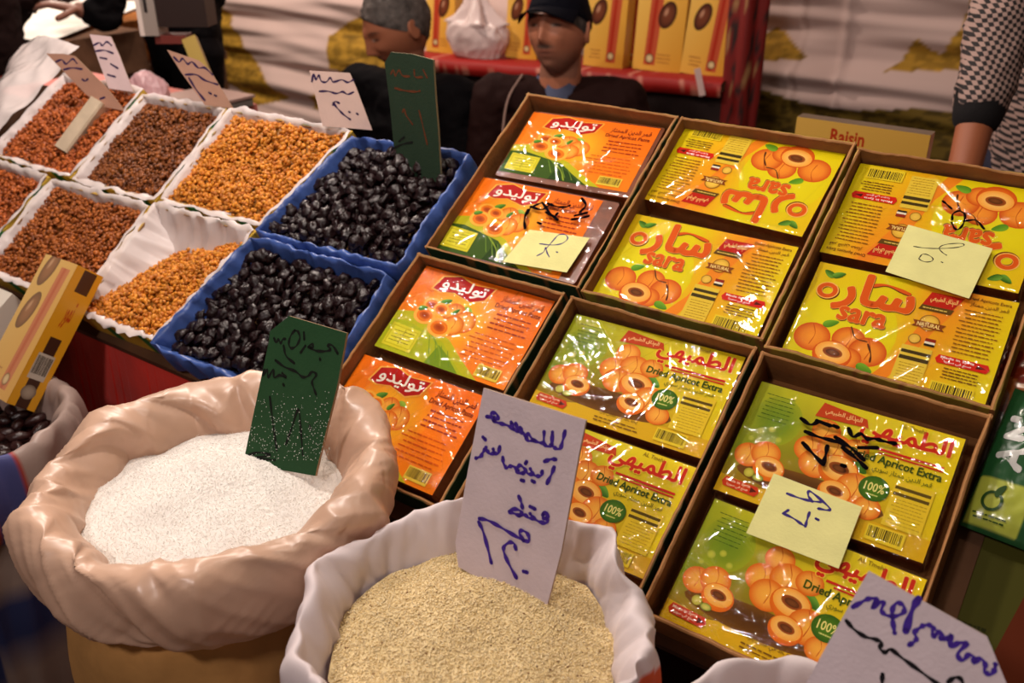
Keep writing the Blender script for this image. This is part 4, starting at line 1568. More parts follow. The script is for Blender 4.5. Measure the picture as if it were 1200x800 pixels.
# ---- cards standing in the sacks and trays --------------------------------------------------------------
ZC = zx((530, 440), 2.859)
WCARD = rgb(206, 190, 196)
Pc = hit(600, 690, np.array([0, 0, SZ - 0.025]), UP)
card('price_card', [ZC(105, 42), ZC(448, 150), ZC(425, 260), ZC(365, 590), ZC(318, 768), ZC(298, 800), ZC(20, 640), ZC(10, 560), ZC(50, 330), ZC(80, 170)], Pc, (0.05, -math.cos(R(20)), math.sin(R(20))), 0.0028, WCARD,
     zs(ZC, [[(378, 186), (371, 215), (362, 243), (347, 243), (335, 230), (336, 190)], [(335, 230), (322, 237), (308, 226), (308, 188)], [(308, 226), (292, 224), (270, 214), (256, 196), (246, 204), (256, 218), (275, 216)],
             [(250, 206), (238, 192), (228, 174)], [(238, 192), (224, 186), (213, 160)], [(224, 186), (208, 180), (198, 156)], [(208, 180), (184, 166), (162, 160), (142, 152), (130, 128), (146, 126), (154, 142), (140, 152)], [(142, 140), (116, 137)],
             [(342, 306), (332, 332), (318, 360)], [(310, 287), (330, 280), (347, 280)], [(302, 320), (298, 334), (284, 336), (272, 330), (262, 312)], [(272, 330), (254, 328), (243, 312), (228, 300), (216, 312), (222, 326), (240, 326)],
             [(222, 318), (206, 304), (192, 304), (182, 308), (172, 292), (170, 274)], [(232, 350), (240, 352)], [(268, 352), (276, 356)], [(250, 288), (246, 294)],
             [(160, 238), (154, 260), (143, 258), (138, 246)], [(143, 258), (128, 262), (118, 250), (114, 240)], [(112, 244), (104, 256), (96, 270), (80, 276)], [(104, 206), (112, 214)],
             [(306, 462), (318, 458), (320, 474), (308, 478), (304, 466)], [(318, 474), (318, 492), (296, 490), (276, 478), (262, 462)], [(276, 478), (258, 476), (244, 466), (226, 468), (206, 460), (190, 454), (212, 446), (234, 456), (226, 468)],
             [(224, 404), (232, 424), (236, 442)], [(262, 438), (278, 446)],
             [(92, 478), (120, 484), (155, 502), (195, 526), (238, 550), (258, 552), (254, 530), (236, 518), (226, 526), (240, 552)], [(90, 490), (104, 520), (118, 570), (132, 626)],
             [(214, 580), (208, 562), (192, 558), (174, 574), (176, 596), (192, 632), (216, 676)], [(240, 655), (252, 658)]], 0.0036, PUR),
     'tall white card with purple writing standing in the white sesame sack', edge=rgb(176, 150, 130))
ZG = zx((270, 360), 4.0)
Pg = hit(325, 545, np.array([0, 0, CZ - 0.022]), UP)
GC = rgb(34, 70, 40)


def dust(a, loc, pts):          # coconut dust clinging to the card
    r = random.Random(4)
    for _ in range(420):
        u, v = r.uniform(90, 470), 380 + 340 * (1 - abs(r.gauss(0, 0.55)))
        if v < 380 or v > 740:
            continue
        x, y = loc(*ZG(u, v))
        d = r.uniform(0.0003, 0.0008)
        a.z = 0.0006
        a.poly([(x - d, y), (x, y - d), (x + d, y), (x, y + d)], rgb(200, 205, 195))


card('price_card', [ZG(185, 112), ZG(275, 40), ZG(545, 120), ZG(500, 370), ZG(405, 755), ZG(398, 790), ZG(60, 730), ZG(68, 690), ZG(180, 160)], Pg, (0.0, -math.cos(R(24)), math.sin(R(24))), 0.0030, GC,
     zs(ZG, [[(205, 145), (216, 165), (226, 150), (236, 168), (246, 150), (258, 148)], [(302, 108), (284, 132), (274, 170), (286, 192), (310, 180), (326, 145), (318, 115), (302, 108)], [(250, 180), (262, 228), (300, 262)],
             [(345, 118), (347, 150)], [(352, 180), (330, 212)], [(366, 186), (388, 190), (384, 172), (370, 184), (398, 202), (440, 206), (470, 198), (456, 180), (478, 178), (504, 216)], [(420, 240), (422, 246)],
             [(212, 248), (256, 280), (306, 300), (338, 326), (364, 322), (384, 302), (404, 316), (384, 346), (390, 374), (402, 408)], [(160, 292), (154, 322), (174, 292), (178, 328), (202, 290), (206, 328), (232, 318), (262, 330), (244, 308)], [(248, 360), (252, 366)],
             [(186, 420), (198, 520), (218, 668)], [(262, 640), (290, 560), (320, 478), (330, 560), (340, 690)], [(90, 690), (140, 680), (190, 694), (120, 704), (210, 716)], [(372, 555), (378, 570)]], 0.0030, rgb(12, 16, 12)),
     'dark green card with black writing standing in the white coconut', edge=rgb(150, 124, 96), extra=dust)
ZB = zx((940, 660), 4.615)
Pb = np.array([TX - 0.01, TY - 0.01, TZ - 0.03])
card('price_card', [ZB(360, 40), ZB(1000, 395), ZB(1110, 660), ZB(1150, 900), ZB(-70, 800), ZB(30, 630)], Pb, (0.08, -math.cos(R(34)), math.sin(R(34))), 0.0028, WCARD,
     zs(ZB, [[(275, 235), (330, 204), (366, 190), (404, 192), (376, 242), (420, 208), (440, 214), (430, 254), (456, 280), (506, 284), (550, 262), (546, 226), (512, 214), (488, 250), (490, 310), (500, 375)],
             [(580, 440), (604, 424), (618, 404), (608, 372), (640, 345), (662, 334), (690, 334), (712, 346), (704, 366), (716, 396), (736, 372), (760, 384), (748, 412), (792, 402), (806, 384), (798, 450), (846, 430), (890, 432), (842, 488), (866, 524), (900, 494), (928, 508), (926, 540), (962, 514), (990, 544), (986, 580), (1018, 600), (1040, 575), (1045, 545)]], 0.0034, PUR)
     + zs(ZB, [[(630, 190), (596, 250), (560, 365)]], 0.0048, PUR)
     + zs(ZB, [[(240, 310), (280, 355), (340, 395), (396, 410), (430, 428), (420, 458), (448, 480), (480, 465), (540, 510), (620, 568), (720, 642), (800, 700)], [(435, 600), (432, 650), (440, 720)], [(790, 640), (826, 616), (862, 630), (880, 700)]], 0.0030, rgb(18, 14, 20)),
     'cut-off white card with purple and black writing at the near right corner', edge=rgb(176, 150, 130))
ZP = zx((440, 50), 4.71)
Pp = hit(492, 205, B(0, 0, -0.005), BN)
card('price_card', [ZP(85, 52), ZP(205, 64), ZP(318, 95), ZP(330, 300), ZP(345, 480), ZP(362, 770), ZP(128, 770), ZP(100, 560), ZP(75, 300), ZP(50, 112)], Pp, (-0.20, -1.0, 0.06), 0.0030, rgb(36, 54, 38),
     zs(ZP, [[(85, 172), (100, 150), (110, 182), (130, 152), (150, 182), (188, 186)], [(214, 152), (220, 188), (258, 190)], [(264, 150), (285, 192)], [(108, 250), (160, 264), (220, 270), (246, 266)], [(150, 382), (160, 366), (170, 400), (205, 450)], [(242, 376), (260, 450), (286, 560)]], 0.0030, rgb(96, 48, 24))
     + zs(ZP, [[(100, 582), (150, 560), (205, 548)], [(130, 545), (160, 520)]], 0.0030, rgb(16, 20, 16)),
     'dark green card standing upright in the rear tray of prunes', edge=rgb(120, 110, 84))
Z4 = zx((300, 0), 4.0)
Z0 = zx((0, 0), 4.0)
NC = -FH * math.cos(R(18)) + UP * math.sin(R(18))
INK2 = rgb(44, 24, 70)


def tray_card(pts, base, strokes, zf, w, label, col, h=0.0):
    return card('price_card', [zf(*p) for p in pts], hit(*base, B(0, 0, h), BN), NC, 0.0022, col, zs(zf, strokes, w, INK2), label, edge=rgb(170, 140, 110))


tray_card([(250, 330), (440, 342), (470, 410), (545, 610), (312, 590), (300, 540)], (412, 148), [[(262, 382), (270, 346), (282, 374), (294, 352), (306, 380), (330, 384), (348, 364), (362, 384), (402, 374), (430, 386), (456, 374)], [(298, 428), (340, 428), (376, 438), (406, 430), (430, 442), (456, 432)],
          [(360, 492), (372, 476), (390, 484)], [(362, 482), (384, 510), (410, 536), (442, 560)], [(436, 524), (440, 526)], [(472, 532), (478, 536)]], Z4, 0.0030, 'pale card with purple writing leaning at the back of the golden raisins', rgb(206, 176, 164))
tray_card([(782, 232), (930, 282), (985, 330), (1095, 510), (960, 492), (850, 340)], (258, 126), [[(815, 268), (840, 290), (856, 274), (880, 300), (900, 290), (930, 318), (960, 318), (996, 350)], [(870, 350), (920, 350), (960, 376), (1020, 396)], [(886, 366), (920, 420), (960, 470)], [(980, 434), (990, 440)], [(1006, 446), (1014, 450)]], Z0, 0.0034,
          'brown card with dark writing slanting behind the dark brown raisins', rgb(172, 132, 112))
tray_card([(216, 250), (300, 252), (350, 262), (500, 410), (585, 520), (480, 500), (400, 440)], (138, 124), [[(262, 290), (290, 280), (310, 300), (340, 276), (360, 296)], [(300, 326), (340, 318), (384, 324)], [(386, 372), (400, 380), (412, 370)], [(470, 464), (490, 456)]], Z0, 0.0034,
          'brown card slanting over the metal scoop in the reddish raisins', rgb(166, 124, 104))
tray_card([(420, 160), (520, 172), (560, 260), (625, 430), (510, 415), (460, 280)], (145, 106), [[(440, 212), (466, 200), (480, 214), (500, 196), (522, 212)], [(448, 240), (490, 236), (530, 250)], [(470, 270), (500, 276)], [(520, 300), (552, 320)], [(505, 350), (540, 360)]], Z0, 0.0034,
          'pale pink card standing tallest behind the reddish raisins', rgb(206, 180, 180), h=0.01)

# white plastic sheeting spilling over the left edge
mb = MB()
n, k = 60, 44
P = np.zeros((n, k, 3))
for i in range(n):
    for j in range(k):
        u, v = i / (n - 1), j / (k - 1)
        x, y = -1.266 - 0.27 * u, -0.40 + 0.34 * v
        P[i, j] = B(x, y, 0.004 + 0.022 * math.sin(u * 2.4) * (.3 + v) - 0.09 * u ** 2.5 + 0.012 * nz(u * 3, v * 4, 2) + 0.014 * rdg(u * 3.4, v * 4.4, 6) + 0.006 * rdg(u * 8, v * 9, 3))
mb.grid(P)
tag(mb.build('plastic_sheet', film_mat('milky_plastic', rough=.25, base=.02, bump=.4, cloud=.85), smooth=True), 'crumpled milky plastic sheet spilling over the left end of the trays', 'plastic')

# ------------------------------------------------------------------ scoop, date carton, date sack, packets
def frame(o, x, y, z):          # matrix from origin and three axes
    return Matrix(((x[0], y[0], z[0], o[0]), (x[1], y[1], z[1], o[1]), (x[2], y[2], z[2], o[2]), (0, 0, 0, 1)))


STEEL = mat('worn_steel', rough=0.38, color=rgb(206, 186, 160), metal=0.25, spec=0.5, var=0.15, vscale=30)
a0 = B(*bq(113, 116, 0.022), 0.022)
a1 = B(*bq(70, 174, 0.004), 0.004)
ax = (a0 - a1); Ls = np.linalg.norm(ax); ax /= Ls
sx = np.cross(ax, BN); sx /= np.linalg.norm(sx)
sn = np.cross(sx, ax)
rl = R(24)
sx, sn = sx * math.cos(rl) - sn * math.sin(rl), sn * math.cos(rl) + sx * math.sin(rl)
sc = tag(empty('metal_scoop', M=frame(a1, sx, ax, sn)), 'worn metal scoop of channel section lying in the reddish raisins', 'scoop')
mb = MB()
hw, th, dp = 0.0145, 0.0016, 0.020
sec = [(-hw, -dp), (-hw, -0.003), (-hw + 0.003, 0), (hw - 0.003, 0), (hw, -0.003), (hw, -dp), (hw - th, -dp), (hw - th, -0.004), (hw - 0.004, -th), (-hw + 0.004, -th), (-hw + th, -0.004), (-hw + th, -dp)]
P = np.zeros((13, 12, 3))
for i in range(13):
    for j, (x, z) in enumerate(sec):
        P[i, j] = (x, Ls * i / 12, z)
Pc_ = np.concatenate([P, P[:, :1]], 1)
mb.grid(Pc_)
mb.add([tuple(p) for p in P[0]], [tuple(range(12))])
mb.add([tuple(p) for p in P[-1]], [tuple(range(11, -1, -1))])
mb.build('channel', STEEL, sc)
mb = MB()
mb.box((-hw + 0.001, Ls - 0.002, -dp + 0.002), (hw - 0.001, Ls, -0.001), rgb(190, 172, 150))
mb.build('end_plate', STEEL, sc)

GLOSSY = mat('glossy_carton', rough=0.28, spec=0.45, coat=0.3)


def carton(name, M, sx, sy, sz, col, front=None, side=None, top=None, label='', cat='carton', group=None, mt=None, bev=0.0015):
    """Carton with corner at the origin; front art on the -Y face, side art on the +X face, top art on +Z."""
    mb = MB()
    b = bev
    prof = [(b, 0), (sx - b, 0), (sx, b), (sx, sy - b), (sx - b, sy), (b, sy), (0, sy - b), (0, b)]
    mb.prism(prof, 0, sz, col)
    if front:
        front(Art(mb, z=1e-4, f=lambda x, y, z: (min(max(x, 0), sx), -z, min(max(y, 0), sz))), sx, sz)
    if side:
        side(Art(mb, z=1e-4, f=lambda x, y, z: (sx + z, min(max(x, 0), sy), min(max(y, 0), sz))), sy, sz)
    if top:
        top(Art(mb, z=1e-4, f=lambda x, y, z: (x, y, sz + z)), sx, sy)
    o = mb.build(name, mt or GLOSSY, M=M)
    tag(o, label, cat, group)
    return o


DY, DR, DB = rgb(214, 160, 58), rgb(176, 62, 26), rgb(58, 24, 12)


def art_dates(v, pale=0.0):
    def f(a, w, h):
        if pale:  # sheen and glare on the carton face, mixed into the print colours
            rgb_ = lambda *c: rgb(*[q * (1 - pale) + p_ * pale for q, p_ in zip(c, (226, 190, 140))])
        else:
            rgb_ = rgb
        return g(a, w, h, rgb_)

    def g(a, w, h, rgb):
        a.z += a.dz
        a.put([(0, 0), (w, 0), (w, h), (0, h)], [[0, 1, 2, 3]], [rgb(226, 172, 74), rgb(208, 146, 48), rgb(220, 164, 66), rgb(232, 186, 92)])
        s = 0 if v % 2 else 0.34
        a.poly([(w * (.56 - s), h * .06), (w * (.80 - s), h * .06), (w * (.88 - s), h * .95), (w * (.62 - s), h * .95)], rgb(186, 80, 50))
        a.poly([(w * (.62 - s), h * .06), (w * (.70 - s), h * .06), (w * (.77 - s), h * .95), (w * (.70 - s), h * .95)], rgb(168, 46, 26))
        for k in range(2):
            x, y = w * (.30 + s * 0.9 + .02 * k), h * (.92 - .32 * k)
            a.fan(x, y, h * .15, w * .17, rgb(120, 62, 38), rgb(50, 22, 14), rot=1.2)
            a.fan(x - w * .03, y + h * .03, h * .06, w * .05, rgb(190, 140, 110), rgb(110, 58, 36), rot=1.2, n=12)
        a.fan(w * (.68 - s), h * .13, w * .09, w * .09, rgb(220, 200, 150), rgb(150, 110, 60))
        a.ring(w * (.68 - s), h * .13, w * .09, w * .09, .2, rgb(90, 60, 34))
        a.lines(w * (.14 + s), h * .08, w * (.44 + s), h * .2, 3, rgb(160, 90, 40), 30 + v, .35)
    return f


def art_dates_side(a, w, h):
    a.rect(0, 0, w, h, rgb(218, 152, 30))
    a.rect(w * .3, h * .83, w * .78, h * .99, rgb(70, 40, 22))
    a.rect(w * .3, 0, w * .72, h * .50, rgb(64, 36, 24))
    a.barcode(w * .2, h * .20, w * .8, h * .38, rgb(190, 176, 160), 3)
    a.fan(w * .5, h * .11, w * .26, w * .26, rgb(170, 150, 130), rgb(120, 100, 84))
    r = random.Random(2)
    a.text('تمور', w * .36, h * .57, w * .66, h * .77, rgb(190, 70, 20), fat=0.02)


CB = np.array([-1.227, 0.660, 0.990])            # upper right front corner of the leaning carton
be = 0.8252
dL = np.array([0, math.cos(be), math.sin(be)]); dM = np.array([0, -math.sin(be), math.cos(be)])
w1 = BX * math.cos(0.147) + dM * math.sin(0.147); w2 = BX * math.sin(0.147) - dM * math.cos(0.147)
wC, tC, lC = 0.106, 0.0422, 0.217
carton('date_carton', frame(CB - w1 * wC - dL * lC, w1, w2, dL), wC, tC, lC, DY, art_dates(1, .45), art_dates_side,
       label='yellow date carton leaning on the front edge of the raisin trays', cat='carton')


def art_fruit(a, w, h):
    a.rect(0, 0, w, h, rgb(226, 216, 202))
    a.fan(w * .35, h * .4, w * .26, h * .34, rgb(190, 196, 110), rgb(140, 160, 70))
    a.fan(w * .62, h * .3, w * .2, h * .25, rgb(200, 200, 130), rgb(120, 150, 70))
    a.leaf(w * .45, h * .72, w * .12, .6)


carton('fruit_carton', BM @ Matrix.Translation((-1.16, -0.700, -0.075)), 0.245, 0.140, 0.066, rgb(214, 202, 190), None, None, art_fruit,
       label='white carton with a pale green fruit print behind the leaning date carton', cat='carton')
# a step in front of the trays that carries it
m = MB()
m.box((-1.42, -0.74, -0.098), (-0.86, -0.562, -0.0755), M=BM)
dpart(m, 'step', WOOD)
# the low platform on the right
m = MB()
m.box((0.478, -0.60, -0.122), (0.90, 0.02, -0.102), M=BM)
dpart(m, 'side_platform', WOOD)

# sack of dates at the left
DX, DYY, DZ = -1.235, 0.43, 0.840
ds = tag(empty('date_sack', loc=(DX, DYY, 0)), 'pale plastic sack with blue band, holding dark dates below the leaning carton', 'sack')
mb = MB()
NB = 44
profd = smooth_prof([(0.120, 0.004), (0.150, 0.05), (0.165, 0.35), (0.162, 0.62), (0.150, 0.70), (0.165, 0.735), (0.172, 0.78), (0.166, DZ - 0.01), (0.150, DZ + 0.004), (0.136, DZ - 0.012), (0.128, DZ - 0.05)], NB)
P = ring_surface(profd, 220, lambda a: 1 + 0.03 * math.sin(2 * a), lambda a, j: (0.014 * nz(math.cos(a) * 2.4, math.sin(a) * 2.4, j * 0.06) - 0.013 * abs(nz(math.cos(a) * 5.5, math.sin(a) * 5.5, j * 0.1 + 3)), 0.010 * nz(math.cos(a) * 2.4 + 4, math.sin(a) * 2.4, 1.0) * (profd[j][1] > 0.7)))
C = np.tile(np.array(rgb(176, 152, 142)), (220, NB, 1))
for i in range(220):
    a = 2 * math.pi * i / 220
    for j in range(NB):
        if profd[j][1] < 0.715:
            C[i, j] = rgb(44, 52, 92) if nz(profd[j][1] * 9, a * 0.6) > 0.12 else rgb(140, 120, 110)
        elif abs(((a - R(-3) + math.pi) % (2 * math.pi)) - math.pi) < 0.13:
            C[i, j] = rgb(88, 92, 150)
        elif abs(((a - R(-3) + math.pi) % (2 * math.pi)) - math.pi) < 0.16:
            C[i, j] = rgb(180, 70, 60)
mb.grid(P, wrap=True, cols=C)
mb.add([tuple(p) for p in P[:, 0]], [list(range(219, -1, -1))], rgb(150, 130, 120))
mb.build('sack_body', mat('thin_plastic_sack', rough=0.4, spec=0.45, trans=0.15, bump=0.3, bscale=30), ds, smooth=True)
DATEM = mat('date_skin', rough=0.33, spec=0.5, color=rgb(44, 18, 16), var=0.5, vscale=50, bump=0.4, bscale=300)
DATE_ME = [fast_mesh('date', wrinkled(ICO2, 3.0 + k, (1.55, 0.8, 0.72), 0.25, 1.3)[0] * 0.0112, ICO2[1], np.zeros((len(ICO2[0]), 3)), DATEM) for k in range(4)]
r = random.Random(5)
pts = []
for _ in range(4000):
    a, q = r.uniform(0, 6.283), 0.115 * math.sqrt(r.random())
    x, y = q * math.cos(a), q * math.sin(a)
    if all((x - b) ** 2 + (y - c) ** 2 > 0.0205 ** 2 for b, c in pts):
        pts.append((x, y))
for x, y in pts:
    o = link('date', r.choice(DATE_ME))
    o.matrix_world = Matrix.Translation((DX + x, DYY + y, DZ - 0.055 + r.uniform(-0.004, 0.004))) @ Matrix.Rotation(r.uniform(0, 6.28), 4, 'Z') @ Matrix.Rotation(r.gauss(0, .2), 4, 'Y')
    tag(o, 'dark glossy date in the plastic sack at the left edge', 'date', 'dates in the plastic sack')
V, T = heap_disc(lambda a: 0.128, DZ - 0.066, 0.0, 5, n=60)
o = link('dates', fast_mesh('dates', V, T, np.zeros((len(V), 3)), DATEM))
o.location = (DX, DYY, 0)
tag(o, 'packed dark mass of dates under the loose ones in the plastic sack', 'dates', kind='stuff')

# packets at the right edge
PKT = mat('packet_foil', rough=0.25, spec=0.5, coat=0.3, bump=0.2, bscale=60)


def pillow(name, M, w, h, t, colf, art, label, cat='packet', seed=1, group=None):
    nx, ny = 40, 56
    P = np.zeros((nx, ny, 3)); C = np.zeros((nx, ny, 3)); Q = np.zeros((nx, ny, 3))

    def zf(u, v):
        e = (max(0, 1 - (2 * u - 1) ** 2)) ** 0.45 * (max(0, 1 - (2 * v - 1) ** 4)) ** 0.7
        return e * (t * 0.5 + 0.0022 * nz(u * 4, v * 5, seed)) + 0.0012 * nz(u * 9, v * 14, seed + 5)
    for i in range(nx):
        for j in range(ny):
            u, v = i / (nx - 1), j / (ny - 1)
            P[i, j] = (w * (u - .5), h * (v - .5), zf(u, v)); Q[i, j] = (w * (u - .5), h * (v - .5), -zf(u, v) * .9 - 0.0004)
            C[i, j] = colf(u, v)
    mb = MB()
    mb.grid(P, cols=C)
    mb.grid(Q, cols=C, flip=True)
    if art:
        art(Art(mb, z=0.0006, f=lambda x, y, z: (w * (x - .5), h * (y - .5), zf(x, y) + z)))
    o = mb.build(name, PKT, M=M, smooth=True)
    tag(o, label, cat, group)


GPK = rgb(34, 84, 44)


def art_an(a):
    for ch, y in (('A', .42), ('N', .62)):
        v, f = text_mesh(ch, 0.0)
        lo, hi = v.min(0), v.max(0)
        q = (v - lo) / (hi - lo)
        for k in range(8):
            ox, oy = .022 * math.cos(k * .785), .012 * math.sin(k * .785)
            a.put([(0.40 - b * .28 + ox, y + c * .15 + oy) for c, b in q], f, rgb(206, 206, 200))
    a.ring(.25, .19, .12, .065, .28, rgb(40, 76, 24))
    a.leaf(.30, .265, .06, .7, rgb(40, 76, 24), rgb(40, 76, 24))
    a.lines(.08, .06, .50, .11, 2, rgb(50, 80, 30), 3)


def flatM(x, y, h, rz=0.0, rx=0.0, ry=0.0):
    return BM @ Matrix.Translation((x, y, h)) @ Matrix.Rotation(R(rz), 4, 'Z') @ Matrix.Rotation(R(rx), 4, 'X') @ Matrix.Rotation(R(ry), 4, 'Y')


x_, y_ = bq(1196, 588, -0.060)
pillow('green_packet', flatM(x_ + 0.000, y_ + 0.022, -0.033, -3, 4), 0.075, 0.150, 0.032, lambda u, v: rgb(178, 186, 70) if (v < .33 and .04 < u < .62 and v > .03) else GPK, art_an,
       'green packet with big white letters and a yellow-green fruit badge at the right edge', seed=3)
x_, y_ = bq(1186, 468, -0.060)
pillow('red_packet', flatM(x_ + 0.012, y_ + 0.02, -0.060, 8, 4), 0.085, 0.115, 0.030, lambda u, v: rgb(150, 44, 20) if nz(u * 3, v * 4, 2) > -.1 else rgb(196, 110, 50), None,
       'red and orange packet at the right edge above the green ones', seed=7)
x_, y_ = bq(1192, 528, -0.075)


def art_badge(a):
    a.rect(.1, .38, .9, .66, rgb(60, 120, 50))
    a.ring(.42, .52, .08, .10, .3, rgb(190, 206, 170))


pillow('green_packet', flatM(x_ + 0.01, y_, -0.078, 4, 0), 0.080, 0.10, 0.026, lambda u, v: rgb(30, 74, 36), art_badge, 'small green packet with a pale round mark, between the red packet and the lettered one', seed=9)
x_, y_ = bq(1125, 600, -0.050)


def art_olive(a, w, h):
    a.rect(0, 0, w, h, rgb(74, 72, 26))
    a.poly([(w * .55, 0), (w, 0), (w, h), (w * .86, h)], rgb(96, 40, 20))
    a.lines(w * .1, h * .12, w * .5, h * .35, 4, rgb(46, 48, 18), 4, .4)


carton('olive_carton', flatM(0.4575, y_ - 0.150, -0.1015, 0.5), 0.085, 0.16, 0.048, rgb(74, 72, 26), None, None, art_olive, label='flat olive green carton with a brown corner beside the end box', cat='carton', mt=PRINT)
carton('dark_red_carton', flatM(0.482, -0.625, -0.1015, 0), 0.14, 0.095, 0.026, rgb(46, 14, 10), None, None,
       lambda a, w, h: (a.rect(0, 0, w, h, rgb(50, 16, 10)), a.fan(w * .35, h * .7, w * .08, h * .1, rgb(40, 90, 40), rgb(30, 66, 30)), a.fan(w * .7, h * .4, w * .2, h * .24, rgb(84, 32, 16), rgb(60, 20, 12))),
       label='dark red carton with a small green mark, behind the cut-off card', cat='carton', mt=PRINT)


def blob(name, M, rx, ry, rz, mt, label, cat, seed, amp=0.25, flat=0.0, knot=False, color=(.8, .8, .8), parent=None, nfold=5):
    """A soft crumpled bag."""
    n, k = 90, 56
    P = np.zeros((n, k, 3))
    for i in range(n):
        a = 2 * math.pi * i / n
        for j in range(k):
            t = math.pi * j / (k - 1)
            x, y, z = math.sin(t) * math.cos(a), math.sin(t) * math.sin(a), -math.cos(t)
            q = 1 + amp * (0.5 * nz(x * 1.6 + seed, y * 1.6, z * 1.6) - 0.5 * abs(nz(x * 3 + seed, y * 3, z * 2.0)) - 0.15 * abs(nz(x * 7, y * 7 + seed, z * 4)))
            zz = z * q
            if zz < -0.62:
                zz = -0.62 + (zz + 0.62) * 0.12           # sits flat
            pin = 1.0
            if knot and z > 0.35:
                pin = 1 - 0.9 * ((z - 0.35) / 0.65) ** 0.9
                zz += 0.55 * ((z - 0.35) / 0.65) ** 1.6
                pin *= 1 + 0.25 * math.sin(a * nfold + 1)
            P[i, j] = (x * q * pin * rx, y * q * pin * ry, zz * rz)
    mb = MB()
    mb.grid(P, wrap=True, color=color)
    o = mb.build(name, mt, M=M, smooth=True)
    tag(o, label, cat)
    return o


CLEARBAG = film_mat('clear_bag', rough=0.14, base=0.05, gain=1.3, bump=0.5, bscale=60, cloud=0.16)
x_, y_ = bq(1150, 505, -0.07)
blob('plastic_bag', flatM(x_ + 0.012, y_, -0.078), 0.034, 0.075, 0.034, CLEARBAG, 'crumpled clear plastic bag squeezed beside the end box', 'bag', 3, amp=0.35)

# ------------------------------------------------------------------ behind the stall: shelf, cartons, post
SHY = 2.62


def yx(px, py, Y):
    q = hit(px, py, np.array([0, Y, 0.0]), np.array([0, 1.0, 0]))
    return float(q[0]), float(q[2])


xl, zl = yx(470, 66, SHY)
xr, zr = yx(846, 96, SHY)
sh = tag(empty('shelf_unit', loc=((xl + xr) / 2, 2.75, 0)), 'shelf covered in red patterned cloth behind the two seated men', 'shelf')
SI = Matrix.Translation(((xl + xr) / 2, 2.75, 0)).inverted()


def zsh(x):
    return zl + (zr - zl) * (x - xl) / (xr - xl)


m = MB()
n = 90
P = np.zeros((n, 6, 3)); C = np.zeros((n, 6, 3))
for i in range(n):
    x = xl + (xr - xl) * i / (n - 1)
    z = zsh(x)
    w = 0.006 * nz(x * 9, 1.0)
    P[i] = [(x, 2.90, z - 0.03), (x, 2.90, z), (x, SHY + .01, z + 0.001), (x, SHY - .006 + w, z - 0.008), (x, SHY - .004 + w * 1.5, z - 0.045), (x, SHY + .02, z - 0.05)]
    for j in range(6):
        C[i, j] = rgb(190, 120, 100) if nz(x * 34, j * 1.9, 4) > 0.40 else rgb(148, 22, 16)
m.grid(P, cols=C)
sh_top = m.build('cloth_top', mat('red_patterned_cloth', rough=0.6, spec=0.3), sh, smooth=True, M=SI)
m = MB()
m.add([(xl, 2.90, zl - .03), (xr, 2.90, zr - .03), (xr, 2.90, zr - .002), (xl, 2.90, zl - .002), (xl, SHY + .02, zl - .03), (xr, SHY + .02, zr - .03), (xr, SHY + .02, zr - .002), (xl, SHY + .02, zl - .002)],
      [(0, 1, 2, 3), (7, 6, 5, 4), (4, 5, 1, 0), (3, 2, 6, 7), (5, 6, 2, 1), (0, 3, 7, 4)])
m.build('board', WOOD, sh, M=SI)
m = MB()
P = np.zeros((70, 2, 3))
for i in range(70):
    x = xl + (xr - xl) * i / 69
    P[i, 0] = (x, SHY + .03, zsh(x) - 0.034); P[i, 1] = (x, SHY + .03 + .012 * math.sin(i * .9), 0.02)
m.grid(P, flip=True)
m.build('cloth_skirt', mat('dark_brown_cloth', rough=0.9, color=rgb(34, 20, 18), var=.3, vscale=10), sh, M=SI)

for k, (p0, p1, yy, hh, v, dep, lean, lab) in enumerate([
        (500, 532, 2.74, .27, 0, .05, 6, 'yellow date carton beside the plastic bag, farthest left on the red shelf'),
        (592, 628, 2.74, .27, 1, .05, 5, 'yellow date carton half hidden between the plastic bag and the capped man'),
        (683, 729, 2.70, .28, 1, .05, 4, 'yellow date carton right behind the cap of the seated man'),
        (727, 744, 2.76, .27, 0, .05, 4, 'narrow strip of a yellow date carton set back between two others'),
        (741, 797, 2.70, .28, 0, .05, 4, 'yellow date carton with its dates printed at upper left, middle of the shelf'),
        (797, 849, 2.70, .28, 1, .05, -6, 'yellow date carton leaning by the red post')]):
    xa = yx(p0, 78, yy)[0]
    xb = yx(p1, 80, yy)[0]
    z = zsh((xa + xb) / 2) + .001
    M = Matrix.Translation((xa, yy, z)) @ Matrix.Rotation(R(-5), 4, 'X') @ Matrix.Rotation(R(lean if lean < 0 else 0), 4, 'Y')
    if lean < 0:
        M = Matrix.Translation((xa, yy, z)) @ Matrix.Rotation(R(-5), 4, 'X') @ Matrix.Rotation(R(3), 4, 'Y')
    carton('date_carton', M, xb - xa, dep, hh, DY, art_dates(k + (1 if k in (2,) else 0)), None, label=lab, cat='carton', group='date cartons on the red shelf')

xb_, zb_ = yx(560, 66, 2.72)
blob('plastic_bag', Matrix.Translation((xb_, 2.715, zsh(xb_) + .079)), 0.130, 0.07, 0.120, mat('white_plastic_bag', rough=0.35, color=rgb(226, 204, 200), trans=0.25, spec=0.5, bump=.2, bscale=20),
     'knotted white plastic bag on the red shelf between the two men', 'bag', 12, amp=0.28, knot=True)

